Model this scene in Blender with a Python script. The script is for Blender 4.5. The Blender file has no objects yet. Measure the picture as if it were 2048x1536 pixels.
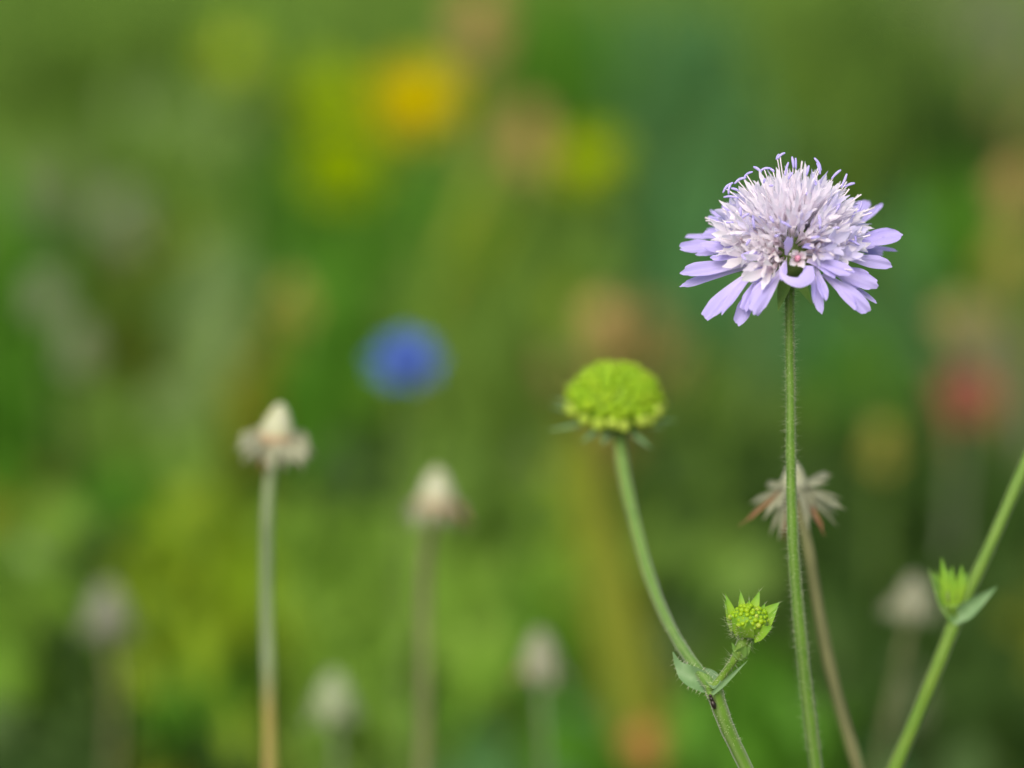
import bpy, math, random
import numpy as np
from mathutils import Vector, Matrix

# ------------------------------------------------------------------ camera, sky, sun, exposure
scene = bpy.context.scene
COL = scene.collection
PITCH = math.radians(12.0)
CAM_Z = 0.46
FOCUS = 0.497
cam_data = bpy.data.cameras.new('camera')
cam_data.sensor_width = 17.3
cam_data.lens = 60.0
cam_data.clip_start = 0.02
cam_data.clip_end = 2000.0
cam_data.dof.use_dof = True
cam_data.dof.focus_distance = FOCUS
cam_data.dof.aperture_fstop = 3.2
cam = bpy.data.objects.new('camera', cam_data)
cam.location = (0.0, 0.0, CAM_Z)
cam.rotation_euler = (math.pi / 2 - PITCH, 0.0, 0.0)
COL.objects.link(cam)
scene.camera = cam

SUN_EL, SUN_AZ = math.radians(44.0), math.radians(196.0)   # azimuth clockwise from +Y: behind the camera, to its left
world = bpy.data.worlds.new('World')
scene.world = world
world.use_nodes = True
wn = world.node_tree.nodes
wl = world.node_tree.links
sky_tex = wn.new('ShaderNodeTexSky')
sky_tex.sky_type = 'NISHITA'
sky_tex.sun_disc = False
sky_tex.sun_elevation = SUN_EL
sky_tex.sun_rotation = SUN_AZ
sky_tex.air_density = 1.0
sky_tex.dust_density = 6.0
sky_tex.ozone_density = 1.0
wl.new(sky_tex.outputs['Color'], wn['Background'].inputs['Color'])
wn['Background'].inputs['Strength'].default_value = 0.11
sun_data = bpy.data.lights.new('sun', 'SUN')
sun_data.energy = 1.4
sun_data.angle = math.radians(40.0)
sun_data.color = (1.0, 0.93, 0.82)
sun = bpy.data.objects.new('sun', sun_data)
sd = Vector((math.sin(SUN_AZ) * math.cos(SUN_EL), math.cos(SUN_AZ) * math.cos(SUN_EL), math.sin(SUN_EL)))
sun.rotation_euler = sd.to_track_quat('Z', 'Y').to_euler()
sun.location = (0.0, 0.0, 5.0)
COL.objects.link(sun)
scene.view_settings.view_transform = 'Standard'
scene.view_settings.look = 'None'
scene.view_settings.gamma = 1.0
scene.view_settings.exposure = 0.82
scene.view_settings.use_curve_mapping = False
scene.render.engine = 'CYCLES'
scene.cycles.use_denoising = True
scene.cycles.max_bounces = 8
scene.cycles.transparent_max_bounces = 8

rng = np.random.default_rng(7)
random.seed(7)

# ------------------------------------------------------------------ places: where a line of sight meets a given distance
RIGHT = np.array([1.0, 0.0, 0.0])
UP = np.array([0.0, math.sin(PITCH), math.cos(PITCH)])
FWD = np.array([0.0, math.cos(PITCH), -math.sin(PITCH)])
CAMP = np.array([0.0, 0.0, CAM_Z])
KPX = 17.3 / 60.0 / 2048.0

def P(px, py, depth):
    return CAMP + FWD * depth + RIGHT * ((px - 1024.0) * KPX * depth) + UP * ((768.0 - py) * KPX * depth)

def unit(v):
    v = np.asarray(v, float)
    return v / (np.linalg.norm(v) + 1e-12)

# ------------------------------------------------------------------ mesh building
class MB:
    def __init__(self):
        self.v = []
        self.f = []
        self.uv = []
    def grid(self, pts, close=False, u0=0.0, u1=1.0):
        """pts: (nu, nv, 3); close joins the last column to the first"""
        pts = np.asarray(pts)
        nu, nv, _ = pts.shape
        b = len(self.v)
        for i in range(nu):
            for j in range(nv):
                self.v.append(tuple(pts[i, j]))
        m = nv if close else nv - 1
        for i in range(nu - 1):
            for j in range(m):
                k = (j + 1) % nv
                self.f.append((b + i * nv + j, b + i * nv + k, b + (i + 1) * nv + k, b + (i + 1) * nv + j))
                ua = u0 + (u1 - u0) * i / (nu - 1)
                ub = u0 + (u1 - u0) * (i + 1) / (nu - 1)
                va, vb = j / m, (j + 1) / m
                self.uv += [(ua, va), (ua, vb), (ub, vb), (ub, va)]
    def spike(self, p, d, length, r):
        d = unit(d)
        a = unit(np.cross(d, (0.31, 0.52, 0.79)))
        c = np.cross(d, a)
        b = len(self.v)
        for k in range(3):
            t = 2 * math.pi * k / 3
            self.v.append(tuple(p + r * (math.cos(t) * a + math.sin(t) * c)))
        self.v.append(tuple(p + d * length))
        for k in range(3):
            self.f.append((b + k, b + (k + 1) % 3, b + 3))
            self.uv += [(0, 0), (0, 1), (1, 0.5)]
    def mesh(self, name, origin=(0, 0, 0)):
        me = bpy.data.meshes.new(name)
        o = np.asarray(origin, float)
        vv = (np.array(self.v) - o).tolist()
        me.from_pydata(vv, [], self.f)
        uvl = me.uv_layers.new(name='UVMap')
        uvl.data.foreach_set('uv', np.array(self.uv, dtype=np.float32).ravel())
        me.polygons.foreach_set('use_smooth', [True] * len(me.polygons))
        me.update()
        return me

def catmull(pts, n):
    """smooth curve through the points (chord-length tangents, so uneven spacing never folds back)"""
    pts = np.array([np.asarray(p, float) for p in pts])
    m = len(pts)
    if m == 2:
        return np.array([pts[0] + (pts[1] - pts[0]) * t for t in np.linspace(0, 1, n)])
    ch = np.linalg.norm(np.diff(pts, axis=0), axis=1) + 1e-12
    sl = np.diff(pts, axis=0) / ch[:, None]
    tg = np.zeros_like(pts)
    tg[0], tg[-1] = sl[0], sl[-1]
    for i in range(1, m - 1):
        tg[i] = (sl[i - 1] * ch[i] + sl[i] * ch[i - 1]) / (ch[i] + ch[i - 1])
    out = []
    for t in np.linspace(0, m - 1, n):
        i = min(int(t), m - 2)
        s = t - i
        h = ch[i]
        out.append((2 * s ** 3 - 3 * s * s + 1) * pts[i] + (s ** 3 - 2 * s * s + s) * h * tg[i] + (-2 * s ** 3 + 3 * s * s) * pts[i + 1] + (s ** 3 - s * s) * h * tg[i + 1])
    return np.array(out)

def tube(mb, path, radii, sides=10, ridge=0.0, cap=True):
    path = np.asarray(path)
    n = len(path)
    radii = np.interp(np.linspace(0, 1, n), np.linspace(0, 1, len(radii)), radii)
    radii = radii * (1 + 0.05 * np.sin(np.arange(n) * 0.9 + radii[0] * 9e4) * np.sin(np.arange(n) * 0.37))
    tang = np.gradient(path, axis=0)
    ref = np.array([0.0, -1.0, 0.05])
    pts = np.zeros((n, sides, 3))
    for i in range(n):
        t = unit(tang[i])
        a = unit(ref - t * np.dot(ref, t))
        b = np.cross(t, a)
        ref = a
        for j in range(sides):
            th = 2 * math.pi * j / sides
            r = radii[i] * (1.0 + ridge * (1 if j % 2 else -1))
            pts[i, j] = path[i] + r * (math.cos(th) * a + math.sin(th) * b)
    if cap:
        first = np.repeat(path[:1], sides, axis=0)[None]
        last = np.repeat(path[-1:], sides, axis=0)[None]
        pts = np.concatenate([first, pts, last], axis=0)
    mb.grid(pts, close=True)
    return path, radii

def lathe(mb, base, axis, prof, sides=12):
    """prof: list of (height along axis, radius)"""
    axis = unit(axis)
    a = unit(np.cross(axis, (0.9, 0.1, 0.3)))
    b = np.cross(axis, a)
    pts = np.zeros((len(prof), sides, 3))
    for i, (h, r) in enumerate(prof):
        for j in range(sides):
            th = 2 * math.pi * j / sides
            pts[i, j] = np.asarray(base) + axis * h + r * (math.cos(th) * a + math.sin(th) * b)
    mb.grid(pts, close=True)

def blade(mb, base, tip, width, normal, bend=0.0, cup=0.0, claw=0.25, peak=0.75, end=0.75, notch=0.03, ruffle=0.0,
          twist=0.0, nu=11, nv=7, seed=0, pointed=False):
    """one petal, leaf or bract: a curved sheet with a narrow foot, a widest place and a rounded or pointed end"""
    r_ = np.random.default_rng(seed)
    base, tip = np.asarray(base, float), np.asarray(tip, float)
    d = tip - base
    L = np.linalg.norm(d)
    t = d / L
    nrm = np.asarray(normal, float)
    nrm = unit(nrm - t * np.dot(nrm, t))
    ctrl = (base + tip) / 2 + nrm * bend
    ph = r_.uniform(0, 6.28, 3)
    asym = r_.uniform(-0.12, 0.12)
    pts = np.zeros((nu, nv, 3))
    for i in range(nu):
        u0 = i / (nu - 1)
        for j in range(nv):
            v = 2 * j / (nv - 1) - 1
            if pointed:
                u = u0
            else:
                lf = 1 - 0.22 * (1 - math.sqrt(max(0.0, 1 - 0.97 * v * v))) - notch * (math.cos(5.5 * v + ph[0]) + 0.6 * math.cos(11 * v + ph[1])) + asym * 0.3 * v
                u = u0 * (1 + (lf - 1) * u0 ** 3)
            s = min(u0 / peak, 1.0)
            s = s * s * (3 - 2 * s)
            w = claw + (1 - claw) * s
            if pointed:
                if u0 > peak:
                    w *= max(0.0, 1 - ((u0 - peak) / (1 - peak)) ** 1.4)
            elif u0 > 0.82:
                w *= 1 - (1 - end) * ((u0 - 0.82) / 0.18) ** 2
            p = (1 - u) ** 2 * base + 2 * u * (1 - u) * ctrl + u * u * tip
            tg = unit(2 * (1 - u) * (ctrl - base) + 2 * u * (tip - ctrl))
            n2 = unit(nrm - tg * np.dot(nrm, tg))
            side = np.cross(tg, n2)
            a = twist * u
            sd_ = math.cos(a) * side + math.sin(a) * n2
            n3 = -math.sin(a) * side + math.cos(a) * n2
            wob = 1 + (0.0 if pointed else 0.05 * math.sin(9 * u0 + ph[2] + (2.0 if v > 0 else 0.0)))
            q = p + sd_ * (v * w * wob * width / 2) + n3 * (cup * width * v * v * w - (0.0 if pointed else 0.05 * width * w * math.exp(-(v / 0.22) ** 2)))
            q = q + n3 * (ruffle * width * u * (math.sin(4.0 * v + ph[1] + 3 * u) * 0.6 + math.sin(7 * u + ph[2]) * 0.4))
            pts[i, j] = q
    mb.grid(pts)

def mesh_obj(name, mb_or_mesh, mat, parent=None, world=None, local=None):
    """world: origin of the built coordinates; a part is stored relative to its thing"""
    me = mb_or_mesh
    if isinstance(me, MB):
        org = (0, 0, 0)
        if parent is not None:
            r = parent
            while r.parent is not None:
                r = r.parent
            org = tuple(r.location)
        me = me.mesh(name, org)
    if mat is not None and len(me.materials) == 0:
        me.materials.append(mat)
    o = bpy.data.objects.new(name, me)
    COL.objects.link(o)
    if parent is not None:
        o.parent = parent
    if local is not None:
        o.matrix_local = local
    return o

def thing(name, label, cat, loc, group=None):
    o = bpy.data.objects.new(name, None)
    COL.objects.link(o)
    o.location = tuple(float(x) for x in loc)
    o.empty_display_size = 0.01
    o['label'] = label
    o['category'] = cat
    if group:
        o['group'] = group
    return o

def frame(pos, zdir, root, roll=0.0, scale=1.0):
    """matrix that sets a small piece's z axis along zdir at pos, relative to root"""
    z = unit(zdir)
    x = unit(np.cross((0.21, -0.83, 0.17), z))
    y = np.cross(z, x)
    c, s = math.cos(roll), math.sin(roll)
    x, y = c * x + s * y, -s * x + c * y
    p = np.asarray(pos) - np.array(root.location)
    sc = scale if isinstance(scale, (tuple, list)) else (scale,) * 3
    return Matrix(((x[0] * sc[0], y[0] * sc[1], z[0] * sc[2], p[0]), (x[1] * sc[0], y[1] * sc[1], z[1] * sc[2], p[1]),
                   (x[2] * sc[0], y[2] * sc[1], z[2] * sc[2], p[2]), (0, 0, 0, 1)))

# ------------------------------------------------------------------ materials
def lin(r, g, b):
    return tuple(((c / 255.0) / 12.92 if c / 255.0 <= 0.04045 else ((c / 255.0 + 0.055) / 1.055) ** 2.4) for c in (r, g, b)) + (1.0,)

def plant_mat(name, c1, c2, trans=0.35, rough=0.55, noise=400.0, by='noise', tipc=None, tip_range=(0.2, 0.8), stripes=None,
              sheen=0.0, spec=0.3, bump=0.0, tint=None):
    """c1..c2 vary by noise / by object / by island; tipc is the pigment at the far end; stripes = colour of lengthwise ribs"""
    m = bpy.data.materials.new(name)
    m.use_nodes = True
    nt = m.node_tree
    N, L = nt.nodes, nt.links
    bs = N['Principled BSDF']
    out = N['Material Output']
    mix = N.new('ShaderNodeMix')
    mix.data_type = 'RGBA'
    mix.inputs['A'].default_value = c1
    mix.inputs['B'].default_value = c2
    tc = N.new('ShaderNodeTexCoord')
    nz = N.new('ShaderNodeTexNoise')
    nz.inputs['Scale'].default_value = noise
    nz.inputs['Detail'].default_value = 3.0
    L.new(tc.outputs['Object'], nz.inputs['Vector'])
    if by == 'noise':
        mr = N.new('ShaderNodeMapRange')
        mr.inputs['From Min'].default_value = 0.35
        mr.inputs['From Max'].default_value = 0.65
        L.new(nz.outputs['Fac'], mr.inputs['Value'])
        L.new(mr.outputs['Result'], mix.inputs['Factor'])
    elif by == 'object':
        oi = N.new('ShaderNodeObjectInfo')
        L.new(oi.outputs['Random'], mix.inputs['Factor'])
    else:
        ge = N.new('ShaderNodeNewGeometry')
        L.new(ge.outputs['Random Per Island'], mix.inputs['Factor'])
    col = mix.outputs['Result']
    uv = N.new('ShaderNodeSeparateXYZ')
    L.new(tc.outputs['UV'], uv.inputs['Vector'])
    if tipc is not None:
        mr2 = N.new('ShaderNodeMapRange')
        mr2.interpolation_type = 'SMOOTHSTEP'
        mr2.inputs['From Min'].default_value = tip_range[0]
        mr2.inputs['From Max'].default_value = tip_range[1]
        L.new(uv.outputs['X'], mr2.inputs['Value'])
        m2 = N.new('ShaderNodeMix')
        m2.data_type = 'RGBA'
        L.new(mr2.outputs['Result'], m2.inputs['Factor'])
        L.new(col, m2.inputs['A'])
        m2.inputs['B'].default_value = tipc
        col = m2.outputs['Result']
    if stripes is not None:
        scol, count, amount = stripes
        mul = N.new('ShaderNodeMath')
        mul.operation = 'MULTIPLY'
        mul.inputs[1].default_value = count * 2 * math.pi
        L.new(uv.outputs['Y'], mul.inputs[0])
        si = N.new('ShaderNodeMath')
        si.operation = 'SINE'
        L.new(mul.outputs[0], si.inputs[0])
        mr3 = N.new('ShaderNodeMapRange')
        mr3.inputs['From Min'].default_value = -0.6
        mr3.inputs['From Max'].default_value = 1.0
        mr3.inputs['To Max'].default_value = amount
        L.new(si.outputs[0], mr3.inputs['Value'])
        m3 = N.new('ShaderNodeMix')
        m3.data_type = 'RGBA'
        L.new(mr3.outputs['Result'], m3.inputs['Factor'])
        L.new(col, m3.inputs['A'])
        m3.inputs['B'].default_value = scol
        col = m3.outputs['Result']
    L.new(col, bs.inputs['Base Color'])
    bs.inputs['Roughness'].default_value = rough
    bs.inputs['Specular IOR Level'].default_value = spec
    if sheen:
        bs.inputs['Sheen Weight'].default_value = sheen
        bs.inputs['Sheen Roughness'].default_value = 0.4
    if bump:
        bp = N.new('ShaderNodeBump')
        bp.inputs['Strength'].default_value = bump
        bp.inputs['Distance'].default_value = 0.0002
        L.new(nz.outputs['Fac'], bp.inputs['Height'])
        L.new(bp.outputs['Normal'], bs.inputs['Normal'])
    if trans > 0:
        tr = N.new('ShaderNodeBsdfTranslucent')
        L.new(col, tr.inputs['Color'])
        ms = N.new('ShaderNodeMixShader')
        ms.inputs['Fac'].default_value = trans
        L.new(bs.outputs['BSDF'], ms.inputs[1])
        L.new(tr.outputs['BSDF'], ms.inputs[2])
        L.new(ms.outputs['Shader'], out.inputs['Surface'])
    return m

M = {}
M['petal'] = plant_mat('lilac_petal', (0.70, 0.64, 0.86, 1), (0.62, 0.57, 0.86, 1), 0.4, 0.6, 500, tipc=(0.50, 0.45, 0.86, 1), tip_range=(0.05, 0.7), bump=0.35, stripes=((0.43, 0.37, 0.80, 1), 9, 0.34))
M['floret'] = plant_mat('pale_floret', (0.894, 0.867, 0.927, 1), (0.894, 0.827, 0.886, 1), 0.6, 0.6, 300, by='object', tipc=(0.915, 0.886, 0.958, 1), tip_range=(0.3, 0.9))
M['pink_floret'] = plant_mat('pinkish_floret', (0.832, 0.686, 0.749, 1), (0.832, 0.759, 0.811, 1), 0.5, 0.6, 300, by='object', tipc=(0.851, 0.842, 0.884, 1), tip_range=(0.35, 0.85))
M['lilac_floret'] = plant_mat('lilac_floret', (0.815, 0.800, 0.887, 1), (0.737, 0.710, 0.877, 1), 0.5, 0.6, 300, by='object', tipc=(0.679, 0.660, 0.898, 1), tip_range=(0.4, 1.0))
M['anther'] = plant_mat('lilac_anther', (0.36, 0.33, 0.74, 1), (0.44, 0.40, 0.80, 1), 0.1, 0.6, 900)
M['filament'] = plant_mat('white_filament', (0.80, 0.74, 0.82, 1), (0.84, 0.80, 0.86, 1), 0.3, 0.5, 600)
M['stem'] = plant_mat('downy_green_stem', (0.066, 0.159, 0.013, 1), (0.092, 0.198, 0.018, 1), 0.0, 0.6, 300, stripes=((0.132, 0.215, 0.059, 1), 5, 0.75), sheen=0.28, bump=0.2)
M['bright_stem'] = plant_mat('fresh_green_stem', (0.075, 0.166, 0.008, 1), (0.097, 0.184, 0.013, 1), 0.0, 0.55, 250, stripes=((0.114, 0.189, 0.038, 1), 6, 0.5), sheen=0.25, bump=0.2)
M['hair'] = plant_mat('pale_hair', (0.72, 0.76, 0.58, 1), (0.78, 0.80, 0.66, 1), 0.65, 0.5, 500)
M['receptacle'] = plant_mat('green_receptacle', (0.10, 0.17, 0.04, 1), (0.15, 0.22, 0.06, 1), 0.1, 0.6, 900, bump=0.5)
M['bract'] = plant_mat('green_bract', (0.102, 0.221, 0.034, 1), (0.145, 0.264, 0.060, 1), 0.3, 0.55, 500, sheen=0.2)
M['lime_bract'] = plant_mat('lime_bract', (0.239, 0.423, 0.028, 1), (0.202, 0.386, 0.028, 1), 0.35, 0.55, 500, tipc=(0.147, 0.331, 0.028, 1), tip_range=(0.4, 0.9), sheen=0.15)
M['blue_bract'] = plant_mat('blue_green_bract', (0.13, 0.25, 0.10, 1), (0.19, 0.32, 0.15, 1), 0.3, 0.5, 400, sheen=0.2)
M['lime_bud'] = plant_mat('lime_green_bud', (0.192, 0.364, 0.002, 1), (0.243, 0.396, 0.006, 1), 0.2, 0.5, 500, by='object')
M['pale_bud'] = plant_mat('pale_yellow_green_bud', (0.292, 0.416, 0.035, 1), (0.331, 0.438, 0.060, 1), 0.2, 0.5, 500, by='object')
M['lime_core'] = plant_mat('lime_green_core', (0.099, 0.194, 0.005, 1), (0.119, 0.216, 0.006, 1), 0.1, 0.6, 500)
M['cone'] = plant_mat('cream_cone', (0.365, 0.388, 0.227, 1), (0.412, 0.437, 0.315, 1), 0.15, 0.7, 700, bump=0.6)
M['dry_petal'] = plant_mat('withered_grey_petal', (0.277, 0.294, 0.187, 1), (0.364, 0.386, 0.277, 1), 0.35, 0.7, 600)
M['rust_petal'] = plant_mat('rusty_brown_petal', (0.22, 0.105, 0.05, 1), (0.28, 0.16, 0.08, 1), 0.3, 0.7, 600)
M['pink_dry'] = plant_mat('withered_pink_base', (0.391, 0.266, 0.162, 1), (0.357, 0.294, 0.180, 1), 0.2, 0.7, 600)
M['grey_stem'] = plant_mat('grey_green_stem', (0.162, 0.221, 0.119, 1), (0.196, 0.246, 0.145, 1), 0.0, 0.65, 120, bump=0.3)
M['brown_stem'] = plant_mat('dry_brown_stem', (0.119, 0.132, 0.058, 1), (0.168, 0.176, 0.079, 1), 0.0, 0.65, 120, bump=0.3)
M['tan_stem'] = plant_mat('dry_tan_stem', (0.34, 0.26, 0.06, 1), (0.38, 0.27, 0.10, 1), 0.0, 0.65, 120, bump=0.3)
M['insect'] = plant_mat('black_insect', (0.012, 0.010, 0.008, 1), (0.03, 0.02, 0.015, 1), 0.0, 0.3, 2000)
M['yellow'] = plant_mat('yellow_petal', (0.407, 0.363, 0.000, 1), (0.381, 0.363, 0.000, 1), 0.35, 0.6, 200, by='object', spec=0.03)
M['lemon'] = plant_mat('lemon_petal', (0.230, 0.358, 0.000, 1), (0.253, 0.358, 0.000, 1), 0.35, 0.6, 200, by='object', spec=0.03)
M['orange'] = plant_mat('orange_disc', (0.473, 0.259, 0.000, 1), (0.434, 0.272, 0.000, 1), 0.15, 0.7, 900, bump=0.8, spec=0.03)
M['blue'] = plant_mat('cornflower_blue', (0.075, 0.144, 0.498, 1), (0.103, 0.188, 0.531, 1), 0.35, 0.6, 300, by='object', spec=0.03)
M['pink'] = plant_mat('dusky_red', (0.24, 0.075, 0.050, 1), (0.28, 0.10, 0.070, 1), 0.3, 0.6, 300, by='object', spec=0.1)
M['tan'] = plant_mat('tan_seed', (0.342, 0.266, 0.095, 1), (0.323, 0.285, 0.104, 1), 0.2, 0.7, 300, by='object')
M['peach'] = plant_mat('peach_seed', (0.454, 0.304, 0.099, 1), (0.397, 0.294, 0.109, 1), 0.2, 0.7, 300, by='object')
M['rusty'] = plant_mat('rusty_orange_seed', (0.42, 0.19, 0.05, 1), (0.38, 0.20, 0.06, 1), 0.2, 0.7, 300, by='object')
M['olive'] = plant_mat('olive_seed', (0.30, 0.30, 0.05, 1), (0.36, 0.34, 0.06, 1), 0.2, 0.7, 300, by='object')
M['white'] = plant_mat('whitish_seed', (0.272, 0.336, 0.176, 1), (0.256, 0.320, 0.192, 1), 0.3, 0.7, 300, by='object')
M['grey'] = plant_mat('greyish_seed', (0.202, 0.209, 0.151, 1), (0.216, 0.230, 0.173, 1), 0.3, 0.7, 300, by='object')

SPECIES = {
    'mid':    ((0.120, 0.230, 0.028, 1), (0.170, 0.300, 0.048, 1)),
    'bright': ((0.150, 0.300, 0.026, 1), (0.200, 0.350, 0.046, 1)),
    'deep':   ((0.074, 0.225, 0.014, 1), (0.105, 0.270, 0.024, 1)),
    'dark':   ((0.034, 0.085, 0.012, 1), (0.054, 0.110, 0.020, 1)),  # shade of the grass gaps put into leaf colour; long dark blades share it
    'yellow': ((0.190, 0.320, 0.012, 1), (0.240, 0.340, 0.018, 1)),
    'blue':   ((0.085, 0.240, 0.070, 1), (0.125, 0.290, 0.100, 1)),
    'pale':   ((0.240, 0.380, 0.120, 1), (0.290, 0.420, 0.150, 1)),
    'olive':  ((0.180, 0.230, 0.018, 1), (0.230, 0.260, 0.026, 1)),
    'grey':   ((0.190, 0.230, 0.130, 1), (0.240, 0.270, 0.170, 1)),
    'tan':    ((0.380, 0.290, 0.090, 1), (0.440, 0.340, 0.120, 1)),
}
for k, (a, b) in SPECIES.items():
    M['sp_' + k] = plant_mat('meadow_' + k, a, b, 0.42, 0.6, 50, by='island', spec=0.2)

def soil_mat():
    m = plant_mat('soil', (0.045, 0.065, 0.02, 1), (0.08, 0.10, 0.03, 1), 0.0, 0.95, 14.0, spec=0.05)
    return m
M['soil'] = soil_mat()

# ------------------------------------------------------------------ the setting: ground and uncountable meadow growth
g = MB()
xs = np.array([-600, -60, -8, -4, -2, -1, -0.5, 0, 0.5, 1, 2, 4, 8, 60, 600.0])
ys = np.array([-600, -60, -6, -2, -1, 0, 0.5, 1, 1.5, 2, 3, 4, 6, 10, 60, 600.0])
gp = np.zeros((len(ys), len(xs), 3))
for i, y in enumerate(ys):
    for j, x in enumerate(xs):
        near = abs(x) < 9 and abs(y) < 11
        gp[i, j] = (x, y, -0.004 - (0.008 * (0.5 + 0.5 * math.sin(3.1 * x + 1.7 * y)) if near else 0.0))
g.grid(gp)
ground = mesh_obj('ground', g, M['soil'])
ground['kind'] = 'structure'

def leaves_mesh(name, roots, tips, lam_len, lam_w, droop, mat, stalk_w=0.0004):
    """many stalked leaves or grass blades at once: root on the soil, tip in the air, widest part lam_w along the last lam_len metres"""
    n = len(roots)
    d = tips - roots
    Lh = np.linalg.norm(d, axis=1) + 1e-9
    ctrl = roots + d * 0.5
    ctrl[:, 2] += droop
    ctrl[:, :2] -= d[:, :2] * 0.25
    f0 = np.clip(1 - lam_len / Lh, 0.02, 0.98)
    ts = np.stack([np.zeros(n), f0 * 0.6, f0, f0 + (1 - f0) * 0.35, f0 + (1 - f0) * 0.7, np.ones(n)], axis=1)
    ws = np.stack([np.full(n, stalk_w), np.full(n, stalk_w), np.full(n, stalk_w * 1.2), lam_w * 0.9, lam_w, np.full(n, 0.0002)], axis=1) * 0.5
    ang = rng.uniform(0, 2 * math.pi, n)
    side = np.stack([np.cos(ang), np.sin(ang), rng.uniform(-0.3, 0.3, n)], axis=1)
    k = ts.shape[1]
    V = np.zeros((n, k, 2, 3))
    for i in range(k):
        t = ts[:, i:i + 1]
        p = (1 - t) ** 2 * roots + 2 * t * (1 - t) * ctrl + t * t * tips
        V[:, i, 0] = p - side * ws[:, i:i + 1]
        V[:, i, 1] = p + side * ws[:, i:i + 1]
    V = V.reshape(-1, 3)
    base = (np.arange(n) * k * 2)[:, None]
    quads = []
    for i in range(k - 1):
        quads.append(np.stack([base[:, 0] + 2 * i, base[:, 0] + 2 * i + 1, base[:, 0] + 2 * i + 3, base[:, 0] + 2 * i + 2], axis=1))
    F = np.stack(quads, axis=1).reshape(-1, 4)
    me = bpy.data.meshes.new(name)
    me.vertices.add(len(V))
    me.vertices.foreach_set('co', V.astype(np.float32).ravel())
    me.loops.add(F.size)
    me.loops.foreach_set('vertex_index', F.astype(np.int32).ravel())
    me.polygons.add(len(F))
    me.polygons.foreach_set('loop_start', np.arange(0, F.size, 4, dtype=np.int32))
    me.polygons.foreach_set('loop_total', np.full(len(F), 4, dtype=np.int32))
    me.polygons.foreach_set('use_smooth', np.ones(len(F), dtype=bool))
    me.update(calc_edges=True)
    me.validate()
    me.materials.append(mat)
    return me

def stuff(name, me, label, cat):
    o = bpy.data.objects.new(name, me)
    COL.objects.link(o)
    o['kind'] = 'stuff'
    o['label'] = label
    o['category'] = cat
    return o

# general sward: short round the front stalks, taller further off
n = 62000
y = 0.25 + 6.5 * rng.random(n) ** 1.5
x = rng.uniform(-1, 1, n) * (0.35 + 0.36 * y)
hmax = np.interp(y, [0.2, 0.8, 1.1, 1.6, 2.5, 6.0], [0.06, 0.10, 0.14, 0.17, 0.20, 0.22])
h = hmax * rng.uniform(0.45, 1.0, n)
roots = np.stack([x, y, np.full(n, -0.012)], axis=1)
tips = roots + np.stack([rng.normal(0, 1, n) * 0.28 * h, rng.normal(0, 1, n) * 0.28 * h, h], axis=1)
stuff('meadow_grass', leaves_mesh('meadow_grass', roots, tips, h * 0.95, rng.uniform(0.003, 0.006, n), 0.25 * h, M['sp_mid']),
      'soft green meadow grass filling the blurred background', 'grass')

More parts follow.
